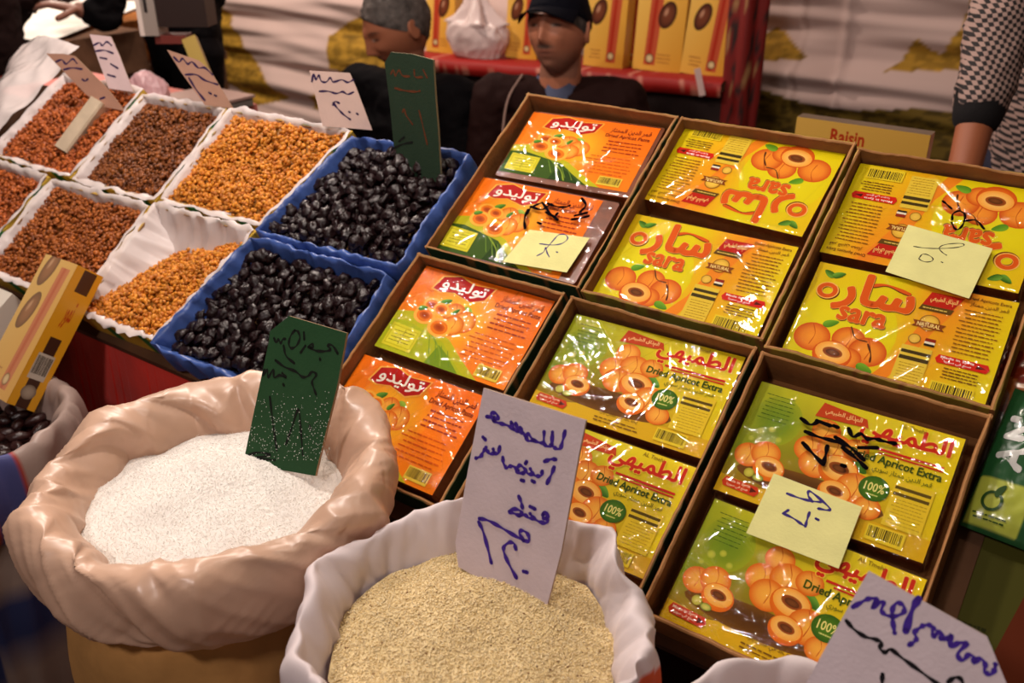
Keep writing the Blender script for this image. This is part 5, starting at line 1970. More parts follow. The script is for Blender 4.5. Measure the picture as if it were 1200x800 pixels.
# post wrapped in red cloth
xa, xb = yx(850, 60, 2.66)[0], yx(890, 60, 2.66)[0]
mb = MB()
n, k = 48, 60
P = np.zeros((n, k, 3)); C = np.zeros((n, k, 3))
cx, rad = (xa + xb) / 2, (xb - xa) / 2
for i in range(n):
    a = 2 * math.pi * i / n
    for j in range(k):
        z = 1.75 * j / (k - 1)
        q = rad * (1 + 0.16 * math.sin(a * 5 + z * 1.5) + .12 * nz(a * 2, z * 3))
        P[i, j] = (cx + q * math.cos(a), 2.68 + q * math.sin(a) * .8, z)
        t = nz(a * 3.2, z * 16, 3.0)
        C[i, j] = rgb(150, 110, 70) if t > .40 else rgb(40, 22, 20) if t < -.22 else rgb(112, 22, 18)
mb.grid(P, wrap=True, cols=C)
mb.add([tuple(p) for p in P[:, 0]], [list(range(n - 1, -1, -1))], rgb(140, 30, 24))
mb.add([tuple(p) for p in P[:, -1]], [list(range(n))], rgb(140, 30, 24))
tag(mb.build('draped_post', mat('red_patterned_cloth', rough=.6), smooth=True), 'post wrapped in red patterned cloth at the end of the shelf', 'post')
# a strip of pale tape on the shelf edge
xt, zt = yx(820, 92, SHY - .012)
mb = MB()
mb.box((-0.010, -0.0006, -0.05), (0.010, 0.0006, 0.03), rgb(196, 166, 160))
tag(mb.build('tape_strip', CARD, M=Matrix.Translation((xt, SHY - .016, zt)) @ Matrix.Rotation(R(-18), 4, 'Y')), 'strip of pale tape stuck on the edge of the red shelf', 'tape')


def table(name, x0, x1, y0, y1, z, label, mt=None, lt=.022):
    t = tag(empty(name, loc=((x0 + x1) / 2, (y0 + y1) / 2, 0)), label, 'table')
    I = Matrix.Translation(((x0 + x1) / 2, (y0 + y1) / 2, 0)).inverted()
    mb = MB(); mb.box((x0, y0, z - .03), (x1, y1, z)); mb.build('tabletop', mt or WOOD, t, M=I)
    for x in (x0 + .03, x1 - .03):
        for y in (y0 + .03, y1 - .03):
            mb = MB(); mb.box((x - lt, y - lt, 0), (x + lt, y + lt, z - .0305)); mb.build('leg', WOOD, t, M=I)
    return t


table('back_table', -0.60, 0.10, 1.50, 1.72, 0.850, 'plain wooden table behind the boxes carrying the raisin carton')
YC = 1.56
xa, za = yx(934, 138, YC)
xb, zb = yx(1093, 148, YC)


def art_raisin(a, w, h):
    a.put([(0, 0), (w, 0), (w, h), (0, h)], [[0, 1, 2, 3]], [rgb(196, 150, 62), rgb(190, 140, 54), rgb(206, 158, 70), rgb(212, 166, 78)])
    a.text('Raisin', w * .28, h * .875, w * .54, h * .96, rgb(176, 52, 24), fat=.03)
    a.leaf(w * .12, h * .88, w * .03, .4, rgb(40, 90, 50), rgb(40, 90, 50))
    a.leaf(w * .60, h * .82, w * .028, .9, rgb(40, 100, 60), rgb(30, 80, 50))
    a.fan(w * .80, h * .74, w * .12, h * .10, rgb(190, 90, 34), rgb(150, 62, 20))
    for i in range(24):
        a.fan(w * (.80 + .10 * math.sin(i * 2.4)), h * (.74 + .08 * math.cos(i * 3.9)), w * .018, h * .014, rgb(214, 120, 44), rgb(140, 56, 20), n=8)
    a.lines(w * .12, h * .3, w * .6, h * .6, 4, rgb(150, 100, 40), 5, .3)


Mr = frame((xa, YC, .8505), (1, 0, 0), (0, 1, 0), (0, 0, 1))
carton('raisin_carton', Mr, xb - xa, .03, (za + zb) / 2 - .8565, rgb(80, 64, 34), art_raisin, None, label='ochre carton lettered in red standing behind the boxes', cat='carton')

# counter with the scale, at the left behind the trays
table('back_counter', -2.62, -1.90, 1.28, 1.58, .965, 'low counter under a pinkish cloth behind the raisin trays', mat('pink_cloth', rough=.7, color=rgb(206, 120, 110), var=.15, vscale=12))
st = tag(empty('weighing_scale', loc=(-1.98, 1.47, .9655)), 'weighing scale with a boxy display head on a brass-coloured pole behind the trays', 'scale')
GREY = mat('scale_plastic', rough=.4, spec=.4)
mb = MB(); mb.box((-.09, -.09, 0), (.09, .09, .02), rgb(120, 112, 104)); mb.box((-.095, -.095, .0205), (.095, .095, .027), rgb(150, 120, 110))
mb.build('weighing_base', GREY, st)
p0 = Vector((-.02, -.0, .061)); hc = U(207, 12, 2.26); hc = Vector(hc) - Vector((-1.98, 1.47, .9655))
pt = Vector(U(222, 45, 2.26)) - Vector((-1.98, 1.47, .9655))
p0 = Vector(U(252, 118, 2.26)) - Vector((-1.98, 1.47, .9655)); p0.z = .0275


def bar(p, q, rx, ry, col):
    d = (q - p); L = d.length; d.normalize()
    s = d.cross(Vector(FWD.tolist())).normalized(); t = s.cross(d)
    M = frame(p, s, t, d)
    mb = MB(); mb.box((-rx, -ry, 0), (rx, ry, L), col, M=M)
    return mb


bar(p0, pt, .017, .010, rgb(168, 140, 66)).build('pole', mat('brass_paint', rough=.4, spec=.5, metal=.3), st)
hx = Vector(RIGHT.tolist()); hz = Vector((0, 0, 1)); hy = hz.cross(hx)
MH = frame(hc, hx, hy, hz)
mb = MB(); mb.prism([(-.04, -.03), (.080, -.03), (.086, .03), (-.04, .03)], -.035, .10, rgb(44, 32, 30), M=MH); mb.build('display_box', GREY, st)
mb = MB(); mb.box((-.083, -.034, -.055), (-.0405, .034, .10), rgb(150, 138, 130), M=MH); mb.box((-.085, -.036, -.055), (-.074, -.0345, .10), rgb(220, 205, 196), M=MH); mb.box((-.066, -.0355, .0), (-.058, -.0345, .03), rgb(40, 34, 34), M=MH); mb.build('side_panel', GREY, st)
mb = MB(); mb.box((-.055, -.025, -.075), (.02, .025, -.0555), rgb(110, 50, 44), M=MH); mb.build('mount', GREY, st)
pb = U(171, 84, 2.30)
blob('plastic_bag', Matrix.Translation((pb[0], pb[1], .9655 + .033)), .060, .045, .054, mat('pink_plastic_bag', rough=.35, color=rgb(226, 186, 190), trans=.3, spec=.5), 'pinkish white plastic bag on the counter beside the scale', 'bag', 21, amp=.3)

# cartons and bright paper on a table at the far left
table('side_table', -4.15, -3.15, 1.62, 2.50, .845, 'wooden table at the far left carrying cartons and white paper')
carton('cardboard_carton', Matrix.Translation((-3.43, 1.68, .8455)), .20, .75, .150, rgb(150, 92, 44), lambda a, w, h: (a.rect(0, 0, w, h, rgb(160, 96, 44)), a.fan(w * .4, h * .5, w * .14, h * .2, rgb(70, 36, 20), rgb(110, 60, 30)), a.fan(w * .62, h * .68, w * .06, h * .07, rgb(220, 190, 160), rgb(190, 150, 110))), None,
       label='orange-brown carton with a dark print on the far left table', mt=KRAFT)
carton('cardboard_carton', Matrix.Translation((-3.228, 1.68, .8455)), .16, .40, .140, rgb(120, 84, 62), lambda a, w, h: (a.rect(0, 0, w, h, rgb(126, 88, 64)), a.fan(w * .6, h * .5, w * .12, h * .3, rgb(60, 40, 34), rgb(110, 76, 56))), None,
       label='grey-brown carton beside the dark-clothed man on the far left table', mt=KRAFT)
mb = MB()
P = np.zeros((30, 20, 3))
for i in range(30):
    for j in range(20):
        u, v = i / 29, j / 19
        P[i, j] = (-3.42 + .42 * u - .55 * v, 1.67 + .80 * v, .9965 + .010 * nz(u * 3, v * 3) + .006)
mb.grid(P, color=rgb(240, 232, 224)); mb.grid(P - np.array([0, 0, .0012]), color=rgb(240, 232, 224), flip=True)
tag(mb.build('paper_sheet', CARD, smooth=True), 'brightly lit white paper spread over the far left cartons', 'paper')

# ------------------------------------------------------------------ people
def capsule(p, q, r1, r2, flat=None, n=20):
    """Tapered limb; flat: (axis, factor) squeezes the section along an axis."""
    V, T = (ICO3[0], ICO3[1])
    p, q = np.array(p, float), np.array(q, float)
    d = q - p
    L = np.linalg.norm(d)
    d = d / L if L > 1e-6 else np.array([0, 0, 1.0])
    s = V @ d
    W_ = np.where((s > 0)[:, None], q + V * r2, p + V * r1)
    if flat is not None:
        ax_, k = flat
        ax_ = np.array(ax_, float) / np.linalg.norm(ax_)
        c = (p + q) / 2
        off = (W_ - c) @ ax_ - 0
        base = np.where(s > 0, (q - c) @ ax_, (p - c) @ ax_)
        W_ = W_ + np.outer((off - base) * (k - 1), ax_)
    return W_, T


def g2(x, z, cx, cz, sx, sz):
    return np.exp(-((x - cx) / sx) ** 2 - ((z - cz) / sz) ** 2)


def head_mesh():
    """Head in its own frame: face to -Y, centre of the skull at the origin, about 0.235 m tall."""
    n, k = 96, 72
    th, ph = np.meshgrid(np.linspace(0, 2 * np.pi, n, endpoint=False), np.linspace(0.02, np.pi - 0.02, k), indexing='ij')
    x, y, z = np.sin(ph) * np.sin(th), -np.sin(ph) * np.cos(th), np.cos(ph)
    X, Y, Z = x * 0.076, y * 0.098, z * 0.118
    low = np.clip(-Z / 0.118, 0, 1)
    X = X * (1 - 0.30 * low ** 1.5)
    Y = np.where(Y > 0, Y * (1 - 0.40 * low ** 1.1), Y * (1 - 0.03 * low))
    Y = Y + 0.006 * np.clip(Z / 0.118, 0, 1)
    front = np.clip(-y, 0, 1) ** 0.6
    d = np.zeros_like(X)
    d += 0.006 * g2(X, Z, 0, 0.026, 0.05, 0.012)                   # brow
    for s in (-1, 1):
        d -= 0.011 * g2(X, Z, s * 0.031, 0.006, 0.017, 0.013)      # sockets
        d += 0.0055 * g2(X, Z, s * 0.031, 0.005, 0.011, 0.007)     # eyelids
        d += 0.006 * g2(X, Z, s * 0.043, -0.024, 0.018, 0.016)     # cheekbones
        d -= 0.004 * g2(X, Z, s * 0.040, -0.058, 0.014, 0.016)
        d += 0.006 * g2(X, Z, s * 0.011, -0.036, 0.007, 0.007)     # wings of the nose
    d += 0.010 * g2(X, Z, 0, 0.004, 0.009, 0.020) + 0.019 * g2(X, Z, 0, -0.022, 0.0095, 0.017) + 0.010 * g2(X, Z, 0, -0.031, 0.010, 0.008)
    d += 0.007 * g2(X, Z, 0, -0.060, 0.024, 0.016)
    d -= 0.0045 * g2(X, Z, 0, -0.0625, 0.020, 0.0025)               # mouth
    d += 0.008 * g2(X, Z, 0, -0.096, 0.020, 0.016)                 # chin
    d -= 0.004 * g2(X, Z, 0, -0.080, 0.020, 0.006)
    Y = Y - d * front
    V = np.stack([X, Y, Z], -1).reshape(-1, 3)
    T = []
    for i in range(n):
        i2 = (i + 1) % n
        for j in range(k - 1):
            a, b, c, e = i * k + j, i2 * k + j, i2 * k + j + 1, i * k + j + 1
            T += [(a, c, b), (a, e, c)]
    o = len(V)
    V = np.concatenate([V, [[0, 0.005, 0.118], [0, -0.02, -0.119]]])
    for i in range(n):
        i2 = (i + 1) % n
        T += [(o, i * k, i2 * k), (o + 1, i2 * k + k - 1, i * k + k - 1)]
    parts = [(V, np.array(T))]
    for s in (-1, 1):                                              # ears
        E, ET = ICO3
        c = np.clip(1 - (E[:, 1:2] ** 2 + E[:, 2:3] ** 2) * 1.2, 0, 1)
        e = E * np.array([0.009, 0.019, 0.031]) - np.array([s * 0.005, 0, 0]) * c * (E[:, 0:1] * s > 0)
        a = R(22) * s
        e = np.stack([e[:, 0] * math.cos(a) - e[:, 1] * math.sin(a), e[:, 0] * math.sin(a) + e[:, 1] * math.cos(a), e[:, 2]], 1)
        parts.append((e + np.array([s * 0.076, 0.016, -0.008]), ET))
    return parts


HEAD = head_mesh()


def head_color(l, skin, st):
    """Colour of a skin point from its place on the head (l in the head's frame)."""
    x, y, z = l[:, 0], l[:, 1], l[:, 2]
    C = np.tile(np.array(skin), (len(l), 1))
    f = (y < -0.045)

    def mix(m, c, a):
        m = (m * a)[:, None]
        return C * (1 - m) + np.array(c) * m
    C = mix(np.exp(-((x / 0.024) ** 2 + ((z + 0.0615) / 0.0075) ** 2)) * f, rgb(124, 62, 54), 0.7)
    C = mix(np.exp(-((x / 0.020) ** 2 + ((z + 0.0625) / 0.0022) ** 2)) * f, rgb(60, 26, 22), 0.7)
    for s in (-1, 1):
        C = mix(np.exp(-(((x - s * 0.031) / 0.012) ** 2 + ((z - 0.005) / 0.0048) ** 2) ** 2) * f, rgb(40, 26, 22), 0.9)
        C = mix(np.exp(-(((x - s * 0.0225) / 0.004) ** 2 + ((z - 0.0045) / 0.003) ** 2)) * f, rgb(190, 175, 160), 0.5)
        C = mix(np.exp(-(((x - s * 0.033) / 0.017) ** 2 + ((z - 0.0265 + abs(x - s * .033) * .15) / 0.0045) ** 2) ** 2) * f, rgb(44, 32, 28), 0.75)
    C = mix(np.exp(-((x / 0.026) ** 2 + ((z + 0.047) / 0.007) ** 2) ** 2) * f, rgb(88, 70, 62), st)          # moustache
    C = mix(((z < -0.05) & (y < 0.03)) * np.clip((-z - 0.05) / 0.03, 0, 1) * (z > -0.125), rgb(104, 84, 76), st * 0.5)
    return C


def hand_parts(w, d, up, side=1, curl=0.5, s=1.0):
    """Palm and five fingers from the wrist w; d: pointing direction, up: back of the hand."""
    d = np.array(d, float); d /= np.linalg.norm(d)
    up = np.array(up, float); up -= d * (up @ d); up /= np.linalg.norm(up)
    a = np.cross(d, up) * side
    w = np.array(w, float)
    out = []
    for k in range(4):
        t = (k - 1.5) * 0.0195 * s
        out.append(capsule(w + a * t * 0.6 + d * 0.012 * s, w + a * t + d * 0.088 * s, 0.0135 * s, 0.0110 * s))
    for k, ln in enumerate((0.072, 0.080, 0.074, 0.058)):
        p = w + a * (k - 1.5) * 0.0205 * s + d * 0.092 * s
        ang = 0.0
        rr = 0.0092
        for q in (0.46, 0.30, 0.24):
            ang += curl * (0.5 + 0.1 * k)
            dd = d * math.cos(ang) - up * math.sin(ang)
            e = p + dd * ln * q * s
            out.append(capsule(p, e, rr * s, (rr - 0.0009) * s))
            p, rr = e, rr - 0.0009
    p = w - a * 0.026 * s + d * 0.022 * s
    for q, sp in ((0.040, 0.75), (0.030, 0.45)):
        dd = d * 0.75 - a * sp - up * (0.35 + 0.3 * curl)
        dd /= np.linalg.norm(dd)
        e = p + dd * q * s
        out.append(capsule(p, e, 0.0115 * s, 0.0098 * s))
        p = e
    return out


def solid(name, parts, voxel, smooth_it, mt, parent, colf=None, wrinkle=0.0, wfreq=14.0, inv=None):
    """Fuses closed pieces into one continuous surface."""
    V = np.concatenate([p[0] for p in parts])
    T, o = [], 0
    for v, t in parts:
        T.append(np.array(t) + o)
        o += len(v)
    me = bpy.data.meshes.new('tmp')
    me.from_pydata(V.tolist(), [], np.concatenate(T).tolist())
    ob = bpy.data.objects.new('tmp', me)
    COL.objects.link(ob)
    rm = ob.modifiers.new('r', 'REMESH')
    rm.mode = 'VOXEL'
    rm.voxel_size = voxel
    sm = ob.modifiers.new('s', 'SMOOTH')
    sm.factor, sm.iterations = 0.5, smooth_it
    bpy.context.view_layer.update()
    dg = bpy.context.evaluated_depsgraph_get()
    res = bpy.data.meshes.new_from_object(ob.evaluated_get(dg), depsgraph=dg)
    bpy.data.objects.remove(ob)
    n = len(res.vertices)
    co = np.zeros(n * 3, np.float32)
    res.vertices.foreach_get('co', co)
    co = co.reshape(-1, 3).astype(float)
    if wrinkle > 0:
        no = np.zeros(n * 3, np.float32)
        res.vertices.foreach_get('normal', no)
        no = no.reshape(-1, 3)
        d = np.array([nz(c[0] * wfreq, c[1] * wfreq, c[2] * wfreq * 1.6) - abs(nz(c[0] * wfreq * 1.7 + 5, c[1] * wfreq * 1.7, c[2] * wfreq * 2.4)) for c in co])
        co = co + no * (d * wrinkle)[:, None]
    col = colf(co) if colf else np.full((n, 3), 0.5)
    if inv is not None:
        h = np.concatenate([co, np.ones((n, 1))], 1) @ np.array(inv).T
        co2 = h[:, :3]
    else:
        co2 = co
    res.vertices.foreach_set('co', co2.astype(np.float32).ravel())
    ca = res.color_attributes.new('Col', 'FLOAT_COLOR', 'POINT')
    ca.data.foreach_set('color', np.concatenate([col, np.ones((n, 1))], 1).astype(np.float32).ravel())
    res.polygons.foreach_set('use_smooth', [True] * len(res.polygons))
    res.materials.clear()
    res.materials.append(mt)
    res.name = name
    res.update()
    return link(name, res, parent)


SKIN = mat('skin', rough=0.5, spec=0.35, bump=0.1, bscale=120)
HAIRM = mat('short_hair', rough=0.7, color=rgb(78, 70, 66), bump=0.9, bscale=240, var=0.55, vscale=45)
DENIM = mat('dark_denim', rough=0.85, color=rgb(40, 40, 58), var=0.2, vscale=20)
SHOEM = mat('shoe_leather', rough=0.5, color=rgb(30, 22, 20))


def person(label, head, face, bodydir, pitch, sit, cloth, skin=rgb(150, 96, 72), stub=0.5, hands=None, elbows=None, shoulders=None,
           trousers=None, roll=0.0, height=None, jacket_low=None, cuffs=None, leg_spread=0.1, tsh=0.0, nolegs=False, wr=0.008):
    """head: centre of the skull; face/bodydir: horizontal angles of where face and chest point (world, from +X)."""
    hd = np.array(head, float)
    fz = np.array([math.cos(face), math.sin(face), 0])
    bd = np.array([math.cos(bodydir), math.sin(bodydir), 0])
    sd = np.array([-bd[1], bd[0], 0])                    # the person's left
    base = np.array([hd[0], hd[1], 0.0]) - bd * 0.03
    root = tag(empty('person', loc=base), label, 'person')
    inv = Matrix.Translation(base).inverted()
    # head frame
    z = np.array([0, 0, 1.0]); y = -fz
    Rp = Matrix.Rotation(pitch, 3, Vector(np.cross(y, z)))  # nods about the ear-to-ear axis
    Rr = Matrix.Rotation(roll, 3, Vector(fz))
    x = np.cross(y, z)
    Hm = Rr @ Rp @ Matrix(((x[0], y[0], z[0]), (x[1], y[1], z[1]), (x[2], y[2], z[2])))
    Hn = np.array(Hm)
    hp = [(v @ Hn.T + hd, t) for v, t in HEAD]
    neck = hd - np.array([0, 0, 0.158]) - bd * 0.035
    top = neck + np.array([0, 0, 0.0])
    hipz = 0.52 if sit else 0.92
    hip = np.array([neck[0], neck[1], hipz]) - bd * (0.06 if sit else 0.0) + bd * tsh
    sh = shoulders or [neck + sd * 0.175 - z * 0.035, neck - sd * 0.175 - z * 0.035]
    sh = [np.array(q, float) for q in sh]
    el = elbows or [sh[0] - z * 0.27 + sd * 0.05 + bd * 0.04, sh[1] - z * 0.27 - sd * 0.05 + bd * 0.04]
    el = [np.array(q, float) for q in el]
    wr_ = hands or [el[0] + bd * 0.22 - z * 0.05 - sd * 0.06, el[1] + bd * 0.22 - z * 0.05 + sd * 0.06]
    wr_ = [np.array(q, float) for q in wr_]
    chest = neck * 0.62 + hip * 0.38
    body = list(hp)
    body.append(capsule(hd - z * 0.07 + (-fz) * 0.02, neck - z * 0.02, 0.054, 0.060))
    body.append(capsule(neck - z * 0.12, hip, 0.080, 0.090))
    for k in (0, 1):
        body += [capsule(sh[k], el[k], 0.042, 0.036), capsule(el[k], wr_[k], 0.038, 0.027)]
        dd = wr_[k] - el[k]
        body += hand_parts(wr_[k], dd, z if abs(dd[2]) < 0.8 * np.linalg.norm(dd) else -bd, 1 if k else -1, 0.55)
        body.append(capsule(neck - z * 0.06, sh[k], 0.07, 0.05))
    if sit:
        kn = [hip + bd * 0.42 + sd * 0.13, hip + bd * 0.42 - sd * 0.13]
    else:
        kn = [np.array([hip[0], hip[1], 0.50]) + sd * leg_spread + bd * 0.02, np.array([hip[0], hip[1], 0.50]) - sd * leg_spread + bd * 0.02]
    an = [np.array([q[0], q[1], 0.09]) - bd * 0.02 for q in kn]
    for k in (0, 1):
        body += [capsule(hip + (sd if k == 0 else -sd) * 0.09, kn[k], 0.065, 0.045), capsule(kn[k], an[k], 0.045, 0.034)]

    def cf(co):
        l = (co - hd) @ Hn
        C = head_color(l, skin, stub)
        far = np.linalg.norm(co - hd, axis=1) > 0.17
        C[far] = skin
        return C
    solid('body', body, 0.0036, 2, SKIN, root, cf, inv=inv)
    # jacket
    jb = jacket_low if jacket_low is not None else hipz - 0.06
    lowp = np.array([hip[0], hip[1], jb + 0.10])
    jk = [capsule(neck - z * 0.115, chest, 0.135, 0.168, (bd, 0.80)), capsule(chest, lowp, 0.168, 0.165, (bd, 0.82)),
          capsule(neck - z * 0.14 + sd * 0.06, lowp + sd * 0.05, 0.11, 0.125, (bd, 0.9)), capsule(neck - z * 0.14 - sd * 0.06, lowp - sd * 0.05, 0.11, 0.125, (bd, 0.9))]
    for k in (0, 1):
        jk.append(capsule(neck - z * 0.055, sh[k], 0.080, 0.070))
        f = (cuffs or [0.93, 0.93])[k]
        e = el[k] + (wr_[k] - el[k]) * f
        jk += [capsule(sh[k], el[k], 0.070, 0.056), capsule(el[k], e, 0.057, 0.042 + 0.012 * (1 - f))]
    jk.append(capsule(neck - z * 0.035 - bd * 0.012, neck - z * 0.015 - bd * 0.012, 0.072, 0.068))
    solid('jacket', jk, 0.0075, 3, cloth, root, None, wrinkle=wr, inv=inv)
    tr = []
    for k in (0, 1):
        tr += [capsule(hip + (sd if k == 0 else -sd) * 0.08, kn[k], 0.100, 0.072), capsule(kn[k], an[k] + z * 0.02, 0.072, 0.058)]
    tr.append(capsule(hip + sd * 0.06, hip - sd * 0.06, 0.125, 0.125, (bd, 0.85)))
    solid('trousers', tr, 0.010, 3, trousers or DENIM, root, None, wrinkle=0.006, inv=inv)
    for k in (0, 1):
        f = an[k] * np.array([1, 1, 0]) + z * 0.045
        sp = [capsule(f - bd * 0.05, f + bd * 0.10, 0.043, 0.040), capsule(f + bd * 0.10, f + bd * 0.15 - z * 0.008, 0.040, 0.034)]
        solid('shoe', sp, 0.007, 2, SHOEM, root, None, inv=inv)
    return root, inv, hd, Hn, neck, bd, sd, hip


def on_head(pts, hd, Hn, inv):
    q = np.asarray(pts) @ Hn.T + hd
    h = np.concatenate([q, np.ones((len(q), 1))], 1) @ np.array(inv).T
    return h[:, :3]


def skull_cap(name, mt, root, inv, hd, Hn, inflate, zline, color, back=-0.045, seed=1, rough=0.0):
    """Hair or cap following the skull above a line that drops towards the nape."""
    n, k = 72, 26
    P = np.zeros((n, k, 3))
    for i in range(n):
        a = 2 * math.pi * i / n
        yb = -math.cos(a)
        ca = (1 + math.cos(a)) / 2                    # 1 at the brow
        zl_ = zline * ca + back * (1 - ca)
        ph0 = math.acos(max(-1, min(1, zl_ / 0.118)))
        for j in range(k):
            ph = 0.02 + (ph0 - 0.02) * j / (k - 1)
            x, y, z = math.sin(ph) * math.sin(a), yb * math.sin(ph), math.cos(ph)
            low = max(0, -z)
            q = 1 + inflate + rough * nz(x * 9 + seed, y * 9, z * 9)
            if j == k - 1:
                q = 1 + inflate * 0.55
            yy = y * 0.098 * (1 - 0.40 * low ** 1.1 if y > 0 else 1)
            P[i, j] = (x * 0.076 * (1 - 0.30 * low ** 1.5) * q, (yy + 0.006 * max(0, z)) * q, z * 0.118 * q)
    shp = P.shape
    P = on_head(P.reshape(-1, 3), hd, Hn, inv).reshape(shp)
    mb = MB()
    mb.grid(P, wrap=True, color=color, flip=True)
    mb.add([tuple(p) for p in P[:, 0]], [list(range(n - 1, -1, -1))], color)
    return mb.build(name, mt, root, smooth=True)


fdir = math.atan2(-FH[1], -FH[0])                 # horizontal direction towards the viewer
NAVY = mat('navy_cap_cloth', spec=.06, rough=.8, color=rgb(13, 13, 21), sheen=0, bump=.2, bscale=200)
BRNJ = mat('dark_brown_jacket', spec=.06, rough=.75, color=rgb(36, 19, 17), sheen=0, bump=.15, bscale=150)
BLKJ = mat('black_jacket', spec=.06, rough=.8, color=rgb(11, 9, 11), sheen=0, bump=.15, bscale=150)
SHIRT = mat('blue_shirt', rough=.8, color=rgb(84, 90, 116))

# the man with the cap
h2 = U(655, 33, 2.42)
root, inv, hd, Hn, neck, bd, sd, hip = person('seated man in a navy cap and dark brown jacket, chin raised', h2, fdir - R(27), fdir - R(12), R(-9), True, BRNJ, skin=rgb(180, 114, 86), stub=.95, roll=R(4))
capo = skull_cap('cap', NAVY, root, inv, hd, Hn, 0.09, 0.046, rgb(22, 22, 34), back=-0.02, rough=.02)
mb = MB()
n, k = 40, 10
for dz, fl in ((0, False), (-.0035, True)):
    P = np.zeros((n, k, 3))
    for i in range(n):
        a = (i / (n - 1) - .5) * 2.3
        for j in range(k):
            t = j / (k - 1)
            x = math.sin(a) * (0.080 + 0.004 * t)
            y = -math.cos(a) * 0.100 - t * 0.052 * math.cos(a * 0.68) ** 0.7
            P[i, j] = (x, y, 0.050 - 0.012 * t - 0.030 * (x / .08) ** 2 * (0.4 + .6 * t) + dz)
    P = on_head(P.reshape(-1, 3), hd, Hn, inv).reshape(n, k, 3)
    mb.grid(P, color=rgb(22, 22, 34), flip=not fl)
mb.build('cap_brim', NAVY, capo, smooth=True)
skull_cap('hair', HAIRM, root, inv, hd, Hn, 0.035, 0.03, rgb(60, 54, 52), back=-0.065, rough=.02)
# shirt collar and the pale piping on his shoulder
I4 = np.array(inv)
mb = MB()
n = 50
P = np.zeros((n, 5, 3))
for i in range(n):
    a = 2 * math.pi * (i + .5) / n
    d = bd * math.cos(a) + sd * math.sin(a)
    op = max(0, math.cos(a)) ** 6
    for j in range(5):
        t = j / 4
        q = neck + d * (0.060 + 0.012 * t + .004 * math.sin(3 * a)) + np.array([0, 0, 0.030 - 0.045 * t - 0.05 * op * (0.4 + t * .6)]) - bd * 0.01 + bd * 0.026 * op
        P[i, j] = (I4 @ np.append(q, 1))[:3]
mb.grid(P, wrap=True)
mb.build('shirt_collar', SHIRT, root, smooth=True)
MATS_PIPE = mat('pale_piping', rough=.7, color=rgb(150, 120, 108))
pp = [neck - sd * 0.10 + bd * 0.02 + np.array([0, 0, 0.032]), neck - sd * 0.125 + bd * 0.085 - np.array([0, 0, .02]), neck - sd * 0.13 + bd * 0.130 - np.array([0, 0, 0.10]), neck - sd * 0.125 + bd * 0.152 - np.array([0, 0, .19])]
pl = smooth_prof([tuple(q) for q in pp], 16)
prt = [capsule(pl[i], pl[i + 1], .0032, .0032) for i in range(15)]
solid('piping', prt, .0022, 1, MATS_PIPE, root, None, inv=inv)

# the grey-haired man, bowed
h1 = U(466, 30, 2.62)
root, inv, hd, Hn, neck, bd, sd, hip = person('seated grey-haired man in a black jacket with his head bowed behind the green card', h1, fdir - R(62), fdir - R(30), R(24), True, BLKJ, skin=rgb(150, 92, 66), stub=.6)
skull_cap('hair', HAIRM, root, inv, hd, Hn, 0.05, 0.060, rgb(64, 56, 52), back=-0.075, rough=.06, seed=4)

# customer at the left edge
CASJ = mat('dark_wool_jacket', spec=.06, rough=.9, color=rgb(26, 15, 14), sheen=0)
hL = np.array([-2.98, 1.47, 1.66])
root, inv, hd, Hn, neck, bd, sd, hip = person('standing person cut off at the left edge, in a dark jacket over blue jeans', hL, fdir + R(80), fdir + R(80), 0.0, False, CASJ, jacket_low=0.93, trousers=DENIM, elbows=[hL + np.array([-.08, -.24, -.52]), hL + np.array([-.06, .18, -.52])], hands=[hL + np.array([-.2, -.2, -.72]), hL + np.array([-.25, .10, -.72])])
skull_cap('hair', HAIRM, root, inv, hd, Hn, 0.05, 0.06, rgb(50, 42, 40), back=-.07, rough=.03, seed=8)
bel = [capsule(np.array([hip[0], hip[1], .958]) + sd * .05, np.array([hip[0], hip[1], .958]) - sd * .05, .135, .135, (bd, .86))]
bl = [(np.stack([v[:, 0], v[:, 1], (v[:, 2] - .958) * .10 + .940], 1), t) for v, t in bel]
solid('belt', bl, .006, 1, mat('red_belt', rough=.6, color=rgb(120, 36, 26)), root, None, inv=inv)

# man in dark clothes reaching out
hB = np.array([-2.95, 2.12, 1.66])
hw_ = U(95, 12, 3.02)
sB = [np.array([-2.86, 2.24, 1.42]), np.array([-2.95, 1.98, 1.42])]
eB = [np.array([-2.84, 2.22, 1.13]), U(112, 18, 3.06) + np.array([.03, .02, .0])]
wB = [np.array([-2.98, 2.26, .88]), hw_]
root, inv, hd, Hn, neck, bd, sd, hip = person('standing person in black clothes at the far left with one hand over the white paper', hB, fdir - R(50), fdir - R(50), R(10), False, BLKJ, shoulders=sB, elbows=eB, hands=wB, trousers=BLKJ, cuffs=[.93, .55], skin=rgb(120, 76, 60))
skull_cap('hair', HAIRM, root, inv, hd, Hn, 0.05, 0.06, rgb(40, 34, 32), back=-.07, rough=.03, seed=9)

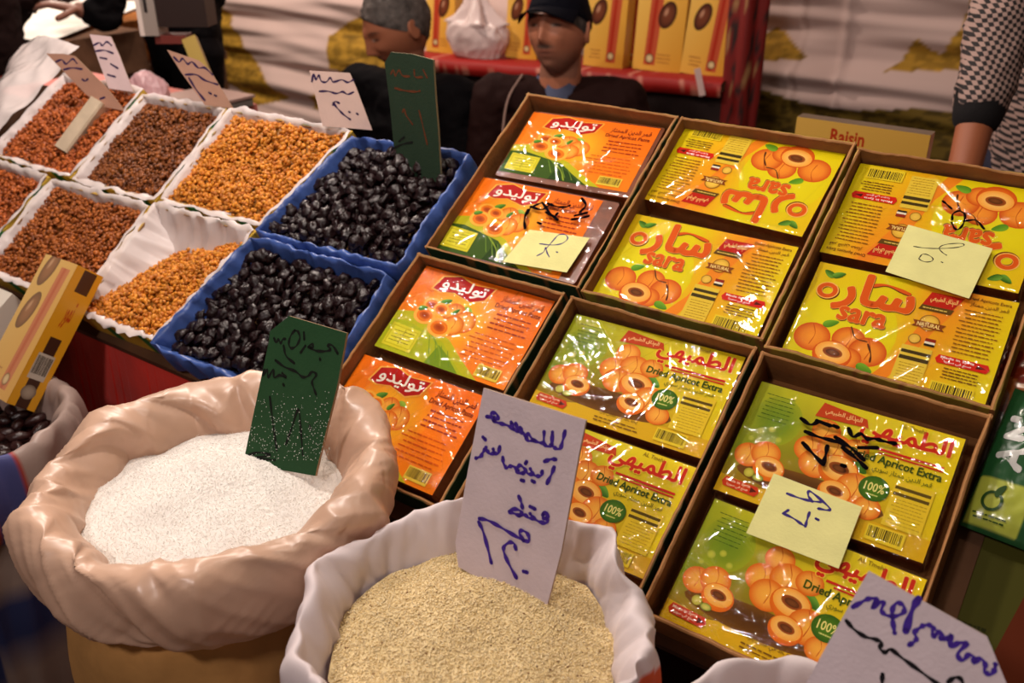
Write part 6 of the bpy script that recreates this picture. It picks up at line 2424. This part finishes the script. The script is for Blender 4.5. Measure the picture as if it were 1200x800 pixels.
# person in the checked shirt at the right
m = bpy.data.materials.new('checked_cloth')
m.use_nodes = True
nt = m.node_tree
tc = nt.nodes.new('ShaderNodeTexCoord')
mp = nt.nodes.new('ShaderNodeMapping')
mp.inputs['Rotation'].default_value = (0.0, 0.0, R(-35))
mp2 = nt.nodes.new('ShaderNodeMapping')
mp2.inputs['Scale'].default_value = (1.0, 0.0, 1.0)
mp2.inputs['Location'].default_value = (0.0, 0.0021, 0.0)
mp2.inputs['Rotation'].default_value = (0.0, R(12), 0.0)
ck = nt.nodes.new('ShaderNodeTexChecker')
ck.inputs['Scale'].default_value = 150
ck.inputs['Color1'].default_value = (*rgb(170, 140, 130), 1)
ck.inputs['Color2'].default_value = (*rgb(28, 20, 22), 1)
nt.links.new(tc.outputs['Object'], mp.inputs['Vector'])
nt.links.new(mp.outputs[0], mp2.inputs['Vector'])
nt.links.new(mp2.outputs[0], ck.inputs['Vector'])
nt.links.new(ck.outputs[0], nt.nodes['Principled BSDF'].inputs['Base Color'])
nt.nodes['Principled BSDF'].inputs['Roughness'].default_value = .8
eP = U(1172, 30, 1.62)
wP = U(1128, 205, 1.60)
sP = U(1215, -150, 1.70)
neckP = sP + np.array([.17, .06, .04])
hP = neckP + np.array([0, -.03, .19])
bdP = math.atan2(-.9, -.35)
root, inv, hd, Hn, neck, bd, sd, hip = person('standing person in a checked shirt at the right edge, bare forearm below dark cuff', hP, bdP, bdP, R(15), False, m,
                                              shoulders=[sP + np.array([.34, .10, .0]), sP], elbows=[sP + np.array([.40, .10, -.28]), eP], hands=[sP + np.array([.36, -.10, -.36]), wP], cuffs=[.93, .50], skin=rgb(160, 92, 60), wr=.007)
skull_cap('hair', HAIRM, root, inv, hd, Hn, 0.05, 0.06, rgb(40, 34, 32), back=-.07, rough=.03, seed=10)
dq = wP - eP
solid('cuff', [capsule(eP + dq * .46, eP + dq * .60, .047, .041)], .005, 1, mat('black_rib_cuff', rough=.9, color=rgb(20, 16, 18), bump=.3, bscale=200), root, None, inv=inv)

# stools the two men sit on
for (hh, lab) in ((h2, 'low wooden stool under the man with the cap'), (h1, 'low wooden stool under the grey-haired man')):
    s_ = tag(empty('stool', loc=(hh[0], hh[1], 0)), lab, 'stool')
    mb = MB(); mb.box((-.13, -.06, .365), (.15, .22, .385)); mb.build('seat', WOOD, s_)
    for x in (-.11, .13):
        for y in (-.04, .20):
            mb = MB(); mb.box((x - .015, y - .015, 0), (x + .015, y + .015, .3645)); mb.build('leg', WOOD, s_)
